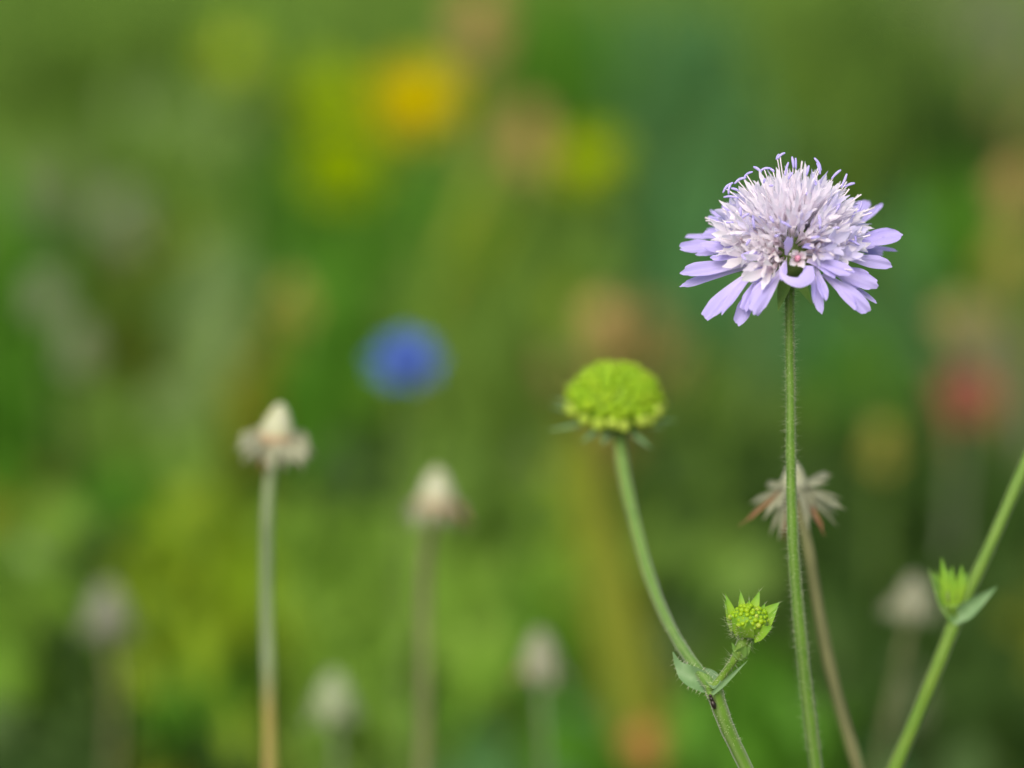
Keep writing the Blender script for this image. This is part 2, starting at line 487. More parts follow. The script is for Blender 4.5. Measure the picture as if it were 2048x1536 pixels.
# patches of other growth standing among the grass: (px, py, distance, half width px, half height px, kind, leaves)
PATCH = [
    (40, 110, 1.7, 120, 120, 'mid', 90), (230, 120, 1.8, 130, 100, 'bright', 40), (350, 40, 1.8, 150, 80, 'mid', 90),
    (60, 400, 1.4, 120, 120, 'grey', 18), (60, 400, 1.5, 130, 130, 'mid', 70), (250, 330, 1.5, 150, 120, 'mid', 70), (350, 240, 1.6, 180, 90, 'pale', 30),
    (600, 60, 1.7, 170, 90, 'bright', 45), (440, 440, 1.5, 130, 130, 'deep', 90), (740, 80, 1.6, 90, 80, 'mid', 60), (800, 420, 1.4, 90, 80, 'deep', 80), (560, 180, 1.6, 70, 120, 'mid', 60), (560, 380, 1.5, 80, 120, 'deep', 60),
    (1130, 110, 1.6, 150, 120, 'deep', 110), (1350, 170, 1.6, 150, 180, 'blue', 150), (1400, 220, 1.7, 150, 150, 'bright', 60), (1520, 90, 1.8, 200, 120, 'mid', 110), (1300, 30, 1.8, 140, 70, 'yellow', 30),
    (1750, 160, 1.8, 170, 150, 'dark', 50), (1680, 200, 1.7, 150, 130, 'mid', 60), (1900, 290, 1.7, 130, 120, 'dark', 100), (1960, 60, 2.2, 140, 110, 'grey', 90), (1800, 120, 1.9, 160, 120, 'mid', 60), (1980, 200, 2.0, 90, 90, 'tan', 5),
    (1850, 40, 2.2, 90, 70, 'tan', 5),
    (40, 560, 1.05, 90, 130, 'deep', 90), (30, 740, 1.0, 70, 90, 'deep', 110), (300, 620, 1.15, 90, 140, 'olive', 46), (330, 560, 1.15, 100, 120, 'mid', 60),
    (430, 660, 1.05, 75, 170, 'pale', 50), (610, 560, 1.1, 110, 110, 'deep', 90), (640, 720, 0.98, 90, 120, 'deep', 130), (870, 590, 1.2, 130, 90, 'deep', 110),
    (690, 870, 0.95, 120, 60, 'dark', 60), (900, 880, 0.95, 110, 80, 'mid', 50), (560, 700, 1.0, 60, 90, 'olive', 30),
    (960, 440, 1.3, 140, 100, 'deep', 90), (1040, 480, 1.2, 110, 160, 'yellow', 20), (1100, 500, 1.15, 120, 130, 'mid', 50), (1000, 690, 1.03, 130, 100, 'yellow', 40), (1000, 680, 1.05, 130, 90, 'olive', 25), (980, 640, 1.0, 130, 110, 'mid', 50), (1080, 770, 1.05, 110, 70, 'tan', 25),
    (1230, 640, 1.1, 140, 50, 'tan', 22), (1380, 640, 1.15, 170, 100, 'blue', 80), (1420, 480, 1.3, 160, 140, 'blue', 70), (1450, 820, 1.05, 150, 120, 'mid', 90),
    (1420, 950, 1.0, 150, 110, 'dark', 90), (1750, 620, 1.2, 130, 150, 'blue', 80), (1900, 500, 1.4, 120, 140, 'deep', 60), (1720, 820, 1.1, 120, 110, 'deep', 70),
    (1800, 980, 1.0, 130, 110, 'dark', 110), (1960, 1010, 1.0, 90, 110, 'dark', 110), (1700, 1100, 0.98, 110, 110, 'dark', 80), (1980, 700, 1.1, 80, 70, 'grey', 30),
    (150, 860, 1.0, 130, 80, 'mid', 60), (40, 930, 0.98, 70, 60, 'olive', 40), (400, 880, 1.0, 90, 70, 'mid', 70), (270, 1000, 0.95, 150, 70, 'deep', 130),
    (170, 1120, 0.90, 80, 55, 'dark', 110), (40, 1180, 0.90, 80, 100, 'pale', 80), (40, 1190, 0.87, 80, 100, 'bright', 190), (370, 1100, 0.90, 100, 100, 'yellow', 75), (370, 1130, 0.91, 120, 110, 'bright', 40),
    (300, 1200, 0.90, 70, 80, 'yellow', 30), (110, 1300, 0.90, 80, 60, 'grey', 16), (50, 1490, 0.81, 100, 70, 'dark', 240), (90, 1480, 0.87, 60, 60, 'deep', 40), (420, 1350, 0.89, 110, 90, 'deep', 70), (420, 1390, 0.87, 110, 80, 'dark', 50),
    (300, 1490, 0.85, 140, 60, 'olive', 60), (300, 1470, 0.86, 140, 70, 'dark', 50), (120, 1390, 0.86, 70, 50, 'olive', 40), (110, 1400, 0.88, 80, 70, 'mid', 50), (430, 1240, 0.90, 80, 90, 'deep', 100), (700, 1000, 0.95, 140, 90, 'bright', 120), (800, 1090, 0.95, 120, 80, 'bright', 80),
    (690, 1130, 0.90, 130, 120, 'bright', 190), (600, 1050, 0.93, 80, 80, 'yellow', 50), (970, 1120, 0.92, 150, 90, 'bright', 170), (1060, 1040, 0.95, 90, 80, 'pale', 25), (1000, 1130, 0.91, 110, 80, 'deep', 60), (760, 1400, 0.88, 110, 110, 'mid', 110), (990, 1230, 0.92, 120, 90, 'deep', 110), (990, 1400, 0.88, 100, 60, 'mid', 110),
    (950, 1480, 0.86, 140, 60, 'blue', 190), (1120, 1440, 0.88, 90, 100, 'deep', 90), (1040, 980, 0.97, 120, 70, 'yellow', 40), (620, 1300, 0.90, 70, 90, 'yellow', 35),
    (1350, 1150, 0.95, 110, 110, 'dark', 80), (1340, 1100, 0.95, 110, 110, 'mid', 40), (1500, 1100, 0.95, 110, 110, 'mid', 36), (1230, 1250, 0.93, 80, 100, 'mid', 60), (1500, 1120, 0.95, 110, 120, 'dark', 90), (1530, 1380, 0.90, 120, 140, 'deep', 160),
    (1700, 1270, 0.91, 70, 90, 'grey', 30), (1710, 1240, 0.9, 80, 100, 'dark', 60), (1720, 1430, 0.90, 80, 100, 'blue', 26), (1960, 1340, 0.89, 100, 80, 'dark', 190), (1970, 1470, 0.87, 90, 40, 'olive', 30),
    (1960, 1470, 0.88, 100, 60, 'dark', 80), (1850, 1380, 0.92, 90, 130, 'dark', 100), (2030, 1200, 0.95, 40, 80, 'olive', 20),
]
by_kind = {}
for (px, py, z, rx, ry, kind, cnt) in PATCH:
    c = P(px, py, z)
    s = KPX * z
    cnt = int(cnt * (1.7 if py < 850 else 2.8))
    q = rng.normal(0, 0.55, (cnt, 3))
    tip = c + RIGHT * (q[:, :1] * rx * s) + UP * (q[:, 1:2] * ry * s) + np.array([0, 1, 0]) * (q[:, 2:] * 0.05)
    tip[:, 2] = np.maximum(tip[:, 2], 0.02)
    rt = np.zeros_like(tip)
    rt[:, 0] = c[0] + (tip[:, 0] - c[0]) * 0.5 + rng.normal(0, 0.004, cnt)
    rt[:, 1] = c[1] + (tip[:, 1] - c[1]) * 0.5 + 0.02 + rng.normal(0, 0.004, cnt)
    if py > 850:      # low herbs: leaves arch over and lie flatter
        rt[:, :2] = tip[:, :2] + rng.normal(0, 0.035, (cnt, 2))
    rt[:, 2] = -0.012
    ll = rng.uniform(0.018, 0.045, cnt)
    lw = rng.uniform(0.007, 0.013, cnt)
    by_kind.setdefault(kind, []).append((rt, tip, ll, lw, np.full(cnt, 0.05 if py > 850 else 0.02)))
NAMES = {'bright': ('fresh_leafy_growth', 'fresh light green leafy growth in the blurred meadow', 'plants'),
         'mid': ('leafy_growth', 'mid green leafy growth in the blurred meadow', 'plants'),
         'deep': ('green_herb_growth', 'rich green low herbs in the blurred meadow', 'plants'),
         'dark': ('gap_shade_growth', 'dark green leaves coloured as the shade between the meadow stalks', 'plants'),
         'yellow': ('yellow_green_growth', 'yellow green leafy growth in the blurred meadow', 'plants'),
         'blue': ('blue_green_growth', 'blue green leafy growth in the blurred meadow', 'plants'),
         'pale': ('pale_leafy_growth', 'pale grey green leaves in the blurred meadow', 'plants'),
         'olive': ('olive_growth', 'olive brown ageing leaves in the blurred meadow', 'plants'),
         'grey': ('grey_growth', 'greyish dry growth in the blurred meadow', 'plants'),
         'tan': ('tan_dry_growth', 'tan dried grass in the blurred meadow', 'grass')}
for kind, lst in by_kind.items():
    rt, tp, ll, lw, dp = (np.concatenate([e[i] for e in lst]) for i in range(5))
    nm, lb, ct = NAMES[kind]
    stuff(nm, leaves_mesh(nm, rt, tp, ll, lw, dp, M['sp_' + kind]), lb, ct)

n = 150
zz = rng.uniform(0.86, 1.5, n)
pxs, pys = rng.uniform(-150, 2200, n), rng.uniform(150, 1500, n)
tip = np.array([P(a, b, c) for a, b, c in zip(pxs, pys, zz)])
tip[:, 2] = np.maximum(tip[:, 2], 0.05)
rt = tip.copy()
rt[:, 0] += rng.normal(0, 0.07, n)
rt[:, 1] += rng.normal(0.02, 0.05, n)
rt[:, 2] = -0.012
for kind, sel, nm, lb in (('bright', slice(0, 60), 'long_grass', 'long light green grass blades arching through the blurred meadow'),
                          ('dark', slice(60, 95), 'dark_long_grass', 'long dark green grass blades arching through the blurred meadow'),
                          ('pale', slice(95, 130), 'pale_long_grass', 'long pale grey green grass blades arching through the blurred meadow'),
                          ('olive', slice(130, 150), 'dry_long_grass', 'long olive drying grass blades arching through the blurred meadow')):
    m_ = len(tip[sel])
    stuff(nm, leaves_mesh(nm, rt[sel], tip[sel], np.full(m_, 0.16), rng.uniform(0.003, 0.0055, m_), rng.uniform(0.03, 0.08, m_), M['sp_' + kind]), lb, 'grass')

# ------------------------------------------------------------------ shared small meshes
def bud_mesh(name, h=1.6, r=1.0):
    mb = MB()
    prof = [(0.0, 0.02), (0.05 * h, 0.55 * r), (0.3 * h, 0.95 * r), (0.55 * h, r), (0.8 * h, 0.78 * r), (0.95 * h, 0.4 * r), (h, 0.02)]
    lathe(mb, (0, 0, 0), (0, 0, 1), prof, 7)
    return mb.mesh(name)

def to_ground(pts, drift=0.0):
    """continue a stalk below its last given point down to the soil"""
    p, q = np.asarray(pts[-2]), np.asarray(pts[-1])
    d = unit(q - p)
    h = q[2]
    mid = q + d * h * 0.35
    root = np.array([mid[0] + d[0] * h * 0.2 + drift, mid[1] + d[1] * h * 0.1, -0.012])
    return list(pts) + [mid, root]

# ------------------------------------------------------------------ the lilac scabious in flower
CM = 3.938
def H(cx, cy, d):
    return P(1320 + cx / CM, 270 + cy / CM, 0.5 + d / 1000.0)
MM = 0.001
CPX = KPX * 0.5 / CM          # metres per unit of the head's own layout

stem_pts = [P(1579, 548, 0.5005), P(1579, 640, 0.5015), P(1581, 780, 0.503), P(1582, 930, 0.505), P(1586, 1080, 0.507), P(1597, 1230, 0.510),
            P(1614, 1390, 0.513), P(1632, 1536, 0.516)]
full = to_ground(stem_pts)
flower = thing('scabious_flower', 'open lilac scabious with white centre on tall hairy green stem', 'flower', (full[-1][0], full[-1][1], 0.0))
mb = MB()
path, rad = tube(mb, catmull(full, 90), [0.00068, 0.00062, 0.00066, 0.00072, 0.0008, 0.00088, 0.00094, 0.00098, 0.0011, 0.0013], 14, 0.05)
stem = mesh_obj('stem', mb, M['stem'], flower)

def hairs(path, rad, n, length, r, parent, upto=1.0, name='hair_down', lo=0.0):
    hb = MB()
    m = len(path)
    for _ in range(n):
        t = (lo + (upto - lo) * rng.random()) * (m - 1)
        i = min(int(t), m - 2)
        s = t - i
        p = path[i] * (1 - s) + path[i + 1] * s
        tg = unit(path[i + 1] - path[i])
        a = rng.normal(0, 1, 3)
        a = unit(a - tg * np.dot(a, tg))
        rr = rad[i] * 0.97
        hb.spike(p + a * rr, a + tg * rng.normal(0, 0.25) + rng.normal(0, 0.12, 3), length * (0.25 + 1.3 * rng.random() ** 2.2), r)
    o = mesh_obj(name, hb, M['hair'], parent)
    o['kind'] = 'stuff'
    return o
hairs(path, rad, 3000, 0.0009, 0.000013, stem, 0.75)

HC = H(1030, 930, 0.0)                       # middle of the head
AX = unit(np.array([0.0, -math.sin(math.radians(15)), math.cos(math.radians(15))]))   # the head nods a little
mb = MB()
lathe(mb, HC - AX * 0.0036, AX, [(-0.0006, 0.0005), (0.0, 0.0014), (0.0010, 0.0026), (0.0024, 0.0034), (0.0044, 0.0036), (0.0062, 0.0029), (0.0074, 0.0016), (0.0078, 0.0001)], 18)
rec = mesh_obj('receptacle', mb, M['receptacle'], flower)
TOCAM = -FWD
# green bracts spread below the petals
ex = unit(np.cross(AX, (0, 1, 0)))
ey = np.cross(AX, ex)
for k in range(11):
    a = 2 * math.pi * (k + 0.3) / 11
    dr = math.cos(a) * ex + math.sin(a) * ey
    mb = MB()
    blade(mb, HC - AX * 0.0030 + dr * 0.0016, HC - AX * (0.0042 + 0.001 * rng.random()) + dr * rng.uniform(0.007, 0.0095), 0.0019, AX, 0.0005, 0.1, 0.7, 0.3, pointed=True, seed=k, nu=8, nv=5)
    mesh_obj('bract', mb, M['bract'], flower)

# petals of the outer florets: foot, end (layout x, y, depth mm), width, arch (mm), twist
PETALS = [
    ((560, 890, 0), (150, 880, 1.5), 120, 0.8, 0.15), ((540, 800, 5), (200, 795, 7), 60, 0.5, 0.3), ((560, 770, 6), (375, 735, 9), 70, 0.4, 0.0),
    ((660, 1040, -4), (168, 1085, -3), 140, 0.7, 0.1), ((600, 1080, -3), (165, 1185, -1.5), 80, 0.6, 0.2), ((640, 950, -4), (325, 860, -2), 105, 0.5, -0.1),
    ((720, 1060, -6), (350, 1445, -7), 165, 1.0, 0.12), ((780, 1130, -6), (600, 1490, -6.0), 135, 0.6, 0.1), ((770, 1110, -7), (650, 1375, -7.5), 115, 0.6, -0.1),
    ((790, 1110, -7.5), (745, 1255, -8), 60, 0.4, 0.6), ((945, 1090, -8), (725, 1400, -10), 155, 1.0, 0.1), ((880, 1160, -7), (765, 1425, -7.5), 60, 0.4, 0.2),
    ((1225, 1060, -8), (1265, 1405, -9.0), 95, 0.7, 0.0), ((1270, 1060, -8), (1305, 1300, -9.8), 85, 0.7, 0.1), ((1345, 1130, -7), (1640, 1395, -8), 160, 0.9, -0.1),
    ((1560, 1190, -3), (1705, 1325, -3), 45, 0.3, 0.0), ((1400, 1090, -5), (1712, 1195, -5), 145, 0.6, -0.15), ((1440, 1060, -4), (1650, 1105, -4.5), 80, 0.5, 0.0),
    ((1190, 1000, -8), (1525, 1085, -9.5), 140, 1.1, -0.1), ((1440, 960, -3), (1825, 1030, -2), 120, 0.9, -0.1), ((1500, 850, -1), (1905, 795, 0.5), 165, 0.8, 0.1),
    ((1560, 850, 3), (1872, 912, 3), 45, 0.3, 0.0), ((1560, 860, 4), (1755, 935, 6), 90, 0.4, 0.0), ((1470, 740, 6), (1640, 520, 10), 150, 0.5, 0.1),
    ((1560, 760, 6), (1755, 545, 8), 65, 0.3, 0.1), ((600, 740, 5), (410, 590, 8), 80, 0.4, 0.0), ((640, 700, 5), (490, 550, 8), 75, 0.4, 0.1),
    ((600, 760, 4), (380, 650, 6), 80, 0.4, 0.0), ((860, 1050, -7), (705, 1145, -8.5), 110, 0.9, 0.2), ((850, 960, -7), (640, 960, -8), 95, 0.9, 0.0),
    ((700, 960, -5), (400, 965, -4.5), 80, 0.6, 0.0), ((985, 950, -9.5), (1025, 800, -11), 80, 0.5, 0.3), ((980, 1000, -9), (960, 1140, -10.5), 70, 0.5, -0.2),
    ((1330, 960, -6), (1590, 960, -6), 90, 0.8, 0.0), ((1450, 880, -3), (1700, 860, -2), 90, 0.6, 0.0), ((1300, 900, -7), (1130, 880, -10), 60, 0.6, 0.0),
]
for i, (b, t, w, arch, tw) in enumerate(PETALS):
    bb, tt = H(*b), H(*t)
    root_in = HC + (bb - HC) * 0.45
    nrm = unit(0.55 * AX + 0.75 * TOCAM + 0.15 * unit(tt - HC))
    mb = MB()
    blade(mb, bb + (root_in - bb) * 0.35, tt, 0.88 * w * CPX, nrm, arch * MM, rng.uniform(-0.10, 0.12), 0.34, 0.76, 0.92, rng.uniform(0.012, 0.035), rng.uniform(0.08, 0.19), tw + rng.uniform(-0.35, 0.35), 22, 15, seed=i + 3)
    mesh_obj('petal', mb, M['petal'], flower)
for i, (b, t, w, arch, tw) in enumerate(PETALS):
    if w < 90 or i % 4 == 3:
        continue
    bb, tt = H(*b), H(*t)
    nrm = unit(0.55 * AX + 0.75 * TOCAM + 0.15 * unit(tt - HC))
    ang = rng.choice([-1, 1]) * rng.uniform(0.14, 0.30)
    d = (tt - bb) * rng.uniform(0.55, 0.85)
    d = math.cos(ang) * d + math.sin(ang) * np.cross(nrm, d)
    mb = MB()
    blade(mb, bb + (HC - bb) * 0.12 - nrm * 0.0003, bb + d - nrm * rng.uniform(-0.0006, 0.0010), rng.uniform(0.35, 0.5) * w * CPX, nrm, arch * MM, rng.uniform(-0.1, 0.15), 0.4, 0.7, 0.85,
          0.03, 0.15, rng.uniform(-0.5, 0.5), 14, 7, seed=200 + i)
    mesh_obj('petal', mb, M['petal'], flower)
# the looped petal in front of the stem
loop = catmull([H(985, 1010, -8), H(960, 1080, -9.5), H(1010, 1140, -11), H(1100, 1160, -11.5), H(1160, 1120, -11.3), H(1172, 1030, -10.6)], 22)
mb = MB()
pts = np.zeros((22, 5, 3))
for i in range(22):
    u = i / 21
    w = np.interp(u, [0, 0.25, 0.55, 0.8, 1.0], [34, 46, 84, 116, 70]) * CPX
    tg = unit(np.gradient(loop, axis=0)[i])
    n_ = unit(HC + np.array([0, 0, -0.0]) - loop[i])
    sd_ = unit(np.cross(tg, n_) * 0.5 + np.cross(tg, TOCAM) * 1.0)
    for j in range(5):
        v = 2 * j / 4 - 1
        pts[i, j] = loop[i] + sd_ * v * w / 2 + TOCAM * (0.0002 * (1 - v * v))
mb.grid(pts)
mesh_obj('petal', mb, M['petal'], flower)
# petals on the far side, behind the dome
for k in range(11):
    a = math.radians(20 + 14 * k)
    dr = math.cos(a) * ex * (1 if True else 1) + math.sin(a) * unit(np.array([0.0, 1.0, 0.0]) - AX * AX[1])
    mb = MB()
    L_ = rng.uniform(0.0118, 0.0138)
    blade(mb, HC + dr * 0.004 + AX * 0.001, HC + dr * L_ + AX * rng.uniform(-0.0015, 0.001), rng.uniform(0.0020, 0.0029), AX, 0.0006, 0.06, 0.36, 0.74, 0.90, 0.02, 0.08, 0.1, 14, 11, seed=80 + k)
    mesh_obj('petal', mb, M['petal'], flower)

# small tubular florets of the dome
def floret_mesh(name, seed, length, lobes, lob_len, flare, lw):
    r_ = np.random.default_rng(seed)
    mb = MB()
    prof = [(0, 0.00018), (length * 0.35, 0.00026), (length * 0.75, 0.00042), (length, 0.00058)]
    pts = np.zeros((4, 7, 3))
    for i, (h_, r) in enumerate(prof):
        for j in range(7):
            th = 2 * math.pi * j / 7
            pts[i, j] = (r * math.cos(th), r * math.sin(th), h_)
    mb.grid(pts, close=True, u0=0.0, u1=0.5)
    for k in range(lobes):
        th = 2 * math.pi * k / lobes + r_.uniform(-0.25, 0.25)
        dr = np.array([math.cos(th), math.sin(th), 0])
        fl = flare * r_.uniform(0.6, 1.3)
        ll = lob_len * r_.uniform(0.7, 1.25) * (1.25 if k == 0 else 1.0)
        b = dr * 0.0005 + np.array([0, 0, length * 0.96])
        t = b + ll * (math.sin(fl) * dr + math.cos(fl) * np.array([0, 0, 1]))
        nb = len(mb.uv)
        blade(mb, b, t, lw * r_.uniform(0.8, 1.2), -dr * math.cos(fl) + np.array([0, 0, math.sin(fl)]), 0.0002 * r_.uniform(-1, 2), 0.15, 0.5, 0.5, 0.6, 0.05, 0.05,
              r_.uniform(-0.4, 0.4), 5, 4, seed=seed * 10 + k)
        for q in range(nb, len(mb.uv)):
            mb.uv[q] = (0.5 + 0.5 * mb.uv[q][0], mb.uv[q][1])
    return mb.mesh(name)

spiky = [floret_mesh('floret', s, 0.0044, 5, 0.0025, 0.34, 0.00062) for s in range(5)]
open_ = [floret_mesh('floret', 20 + s, 0.0040, 5, 0.0020, 0.75, 0.00078) for s in range(5)]
def variants(meshes, mats):
    out = {}
    for mt in mats:
        lst = []
        for me in meshes:
            c = me.copy()
            c.materials.clear()
            c.materials.append(M[mt])
            lst.append(c)
        out[mt] = lst
    return out
SPK = variants(spiky, ['floret', 'pink_floret', 'lilac_floret'])
OPN = variants(open_, ['floret', 'pink_floret', 'lilac_floret'])
gap_dir = unit(H(1065, 1050, -9) - HC)
NF = 205
cosmax = math.cos(math.radians(93))
for i in range(NF):
    c = 1 - (i + 0.5) / NF * (1 - cosmax)
    th = math.acos(c)
    ph = i * 2.399963
    d = AX * c + math.sin(th) * (math.cos(ph) * ex + math.sin(ph) * ey)
    d = unit(d + rng.normal(0, 0.05, 3))
    if np.dot(d, gap_dir) > 0.93:
        continue
    deg = math.degrees(th)
    R = np.interp(deg, [0, 30, 47, 63, 80, 95], [0.0104, 0.0111, 0.0110, 0.0108, 0.0100, 0.0090]) * rng.uniform(0.88, 1.02)
    front = np.dot(d, TOCAM)
    if deg < 54:
        tab, mt = SPK, ('floret' if rng.random() < 0.9 else 'lilac_floret')
        base_len = 0.0046 + 0.0019
    else:
        tab = OPN if rng.random() < 0.5 else SPK
        base_len = 0.0040 + 0.0015 if tab is OPN else 0.0046 + 0.0019
        r0 = rng.random()
        if front > 0.45:
            mt = 'pink_floret' if r0 < 0.5 else ('floret' if r0 < 0.85 else 'lilac_floret')
        else:
            mt = 'lilac_floret' if r0 < 0.45 else 'floret'
    start = HC + AX * 0.0006 + d * max(R - base_len, 0.0028)
    sc = np.clip(R / 0.0108, 0.85, 1.1)
    bent = unit(d + AX * (0.16 if deg > 60 else 0.0))
    mesh_obj('floret', tab[mt][i % 5], None, flower, local=frame(start, bent, flower, rng.uniform(0, 6.28), float(sc)))
# larger half-open florets between dome and petals
half_ = [floret_mesh('floret', 50 + s, 0.0042, 4, 0.0034, 0.55, 0.00120) for s in range(5)]
HLF = variants(half_, ['floret', 'pink_floret', 'lilac_floret'])
for k in range(46):
    ph = k * 2.399963 * 1.0
    th = math.radians(rng.uniform(66, 88))
    d = unit(AX * math.cos(th) + math.sin(th) * (math.cos(ph) * ex + math.sin(ph) * ey))
    if np.dot(d, gap_dir) > 0.95:
        continue
    front = np.dot(d, TOCAM)
    r0 = rng.random()
    mt = ('pink_floret' if r0 < 0.4 else 'floret' if r0 < 0.75 else 'lilac_floret') if front > 0.3 else ('lilac_floret' if r0 < 0.55 else 'floret')
    st = HC + d * rng.uniform(0.0034, 0.0052) + AX * 0.0004
    mesh_obj('floret', HLF[mt][k % 5], None, flower, local=frame(st, unit(d + AX * rng.uniform(-0.05, 0.35)), flower, rng.uniform(0, 6.28), float(rng.uniform(0.85, 1.05))))
# closed pink bud sitting low in front
mb = MB()
pk = H(1085, 975, -10.5)
lathe(mb, pk + FWD * 0.0006, unit(TOCAM + 0.2 * AX), [(-0.001, 0.0003), (0, 0.0004), (0.0004, 0.00046), (0.0008, 0.0003), (0.00095, 0.00001)], 9)
mesh_obj('flower_bud', mb, plant_mat('pink_closed_bud', (0.62, 0.22, 0.36, 1), (0.7, 0.36, 0.5, 1), 0.2, 0.5, 900), flower)
for k in range(4):
    a = 2 * math.pi * k / 4 + 0.6
    dr = math.cos(a) * RIGHT + math.sin(a) * UP
    mb = MB()
    blade(mb, pk + dr * 0.0005 + FWD * 0.0006, pk + dr * 0.0014 + TOCAM * 0.0009, 0.0012, TOCAM, 0.0001, 0.2, 0.6, 0.5, 0.6, 0.04, 0.05, 0, 6, 5, seed=k)
    mesh_obj('petal', mb, M['pink_floret'], flower)

# stamens: fine filament carrying a lilac anther (layout x, y of the anther's two ends, depth)
ANTH = [
    (925, 190, 985, 140, -1), (915, 195, 940, 150, 0), (1040, 170, 1052, 260, -2), (1068, 180, 1070, 270, 0), (985, 320, 1012, 215, -3), (1010, 350, 1045, 295, -4), (1215, 180, 1270, 280, -1),
    (1235, 220, 1262, 310, -1), (1155, 320, 1172, 240, -3), (1350, 345, 1425, 275, -1), (1425, 415, 1472, 305, -1), (1450, 410, 1535, 380, 0),
    (735, 250, 800, 295, 1), (660, 335, 730, 290, 0), (790, 280, 880, 265, 1), (585, 385, 680, 335, 0), (495, 455, 575, 375, 0), (540, 470, 560, 385, -1),
    (500, 490, 620, 498, -1), (560, 420, 620, 440, -1), (815, 380, 830, 345, -4), (860, 402, 892, 400, -5), (1220, 360, 1235, 435, -4), (635, 570, 640, 640, -5),
    (645, 655, 705, 618, -6), (735, 620, 745, 735, -7), (780, 630, 795, 655, -6), (950, 680, 1035, 730, -10), (1250, 630, 1260, 740, -8), (1375, 615, 1418, 540, -5),
    (1510, 660, 1530, 580, -2), (1550, 620, 1590, 520, 0), (1355, 740, 1415, 730, -7), (1190, 815, 1260, 800, -9), (680, 870, 718, 815, -7), (1480, 825, 1570, 870, -5),
    (1530, 780, 1540, 850, -5), (490, 560, 540, 545, 2), (900, 800, 940, 790, -9), (865, 640, 895, 690, -8), (1150, 430, 1160, 480, -5), (520, 690, 580, 690, -4), (870, 270, 900, 290, 0),
]
for i, (x0, y0, x1, y1, dz) in enumerate(ANTH):
    a, b = H(x0, y0, dz - 1.2), H(x1, y1, dz - 1.2)
    mid = (a + b) / 2
    bow = unit(mid - HC) * 0.12 * np.linalg.norm(b - a)
    lo, hi = (a, b) if np.dot(a - HC, AX) < np.dot(b - HC, AX) else (b, a)
    att = lo * 0.65 + hi * 0.35 + bow * 0.6
    st = HC + (att - HC) * 0.5
    kn = (st + att) / 2 + AX * 0.0004
    mb = MB()
    tube(mb, catmull([st, kn, att], 7), [0.00010, 0.00007], 5)
    s = mesh_obj('stamen', mb, M['filament'], flower)
    mb = MB()
    r = 0.00017 * rng.uniform(0.85, 1.15)
    tube(mb, catmull([a, mid + bow, b], 8), [r * 0.6, r, r * 1.1, r, r * 0.65], 7)
    mesh_obj('anther', mb, M['anther'], s)
for i in range(60):       # pale styles standing out of the dome
    c = rng.uniform(0.1, 1.0)
    ph = rng.uniform(0, 6.28)
    s_ = math.sqrt(1 - c * c)
    d = AX * c + s_ * (math.cos(ph) * ex + math.sin(ph) * ey)
    R = rng.uniform(0.0115, 0.0133) if c < 0.8 else rng.uniform(0.0105, 0.012)
    p1 = HC + d * R
    p0 = HC + d * 0.006
    mb = MB()
    tube(mb, catmull([p0, (p0 + p1) / 2 + rng.normal(0, 0.0003, 3), p1 + rng.normal(0, 0.0003, 3)], 6), [0.00007, 0.00007, 0.00012], 5)
    mesh_obj('style', mb, M['filament'], flower)

# ------------------------------------------------------------------ stalk with the green button head and the small side bud
def hemisphere_dirs(n, maxdeg, axis):
    a = unit(np.cross(axis, (0.1, 1, 0.2)))
    b = np.cross(axis, a)
    out = []
    cm = math.cos(math.radians(maxdeg))
    for i in range(n):
        c = 1 - (i + 0.5) / n * (1 - cm)
        s = math.sqrt(max(0, 1 - c * c))
        ph = i * 2.399963
        out.append((axis * c + s * (math.cos(ph) * a + math.sin(ph) * b), math.degrees(math.acos(c))))
    return out, a, b

BUDM = bud_mesh('flower_bud')
def bud_variant(mat):
    c = BUDM.copy()
    c.materials.clear()
    c.materials.append(mat)
    return c
LIME, PALE = bud_variant(M['lime_bud']), bud_variant(M['pale_bud'])

node = P(1427, 1378, 0.498)
bs_pts = [P(1237, 868, 0.547), P(1245, 930, 0.544), P(1268, 1040, 0.537), P(1305, 1170, 0.526), P(1355, 1280, 0.512), P(1400, 1345, 0.502), node]
low_pts = to_ground([node, P(1450, 1445, 0.499), P(1492, 1536, 0.501)], 0.01)
bstalk = thing('budding_scabious', 'scabious stalk bearing a lime green button head and a small bristly side bud', 'plant', (low_pts[-1][0], low_pts[-1][1], 0.0))
mb = MB()
path, rad = tube(mb, catmull(bs_pts, 46), [0.00085, 0.0008, 0.00078, 0.00078, 0.0008, 0.00085, 0.0010], 12, 0.05)
ustem = mesh_obj('stem', mb, M['stem'], bstalk)
hairs(path, rad, 500, 0.00045, 0.00002, ustem)
mb = MB()
path, rad = tube(mb, catmull(low_pts, 40), [0.0012, 0.0010, 0.00095, 0.0011, 0.0013], 12, 0.05)
lstem = mesh_obj('stem', mb, M['stem'], bstalk)
hairs(path, rad, 300, 0.00045, 0.00002, lstem, 0.4)

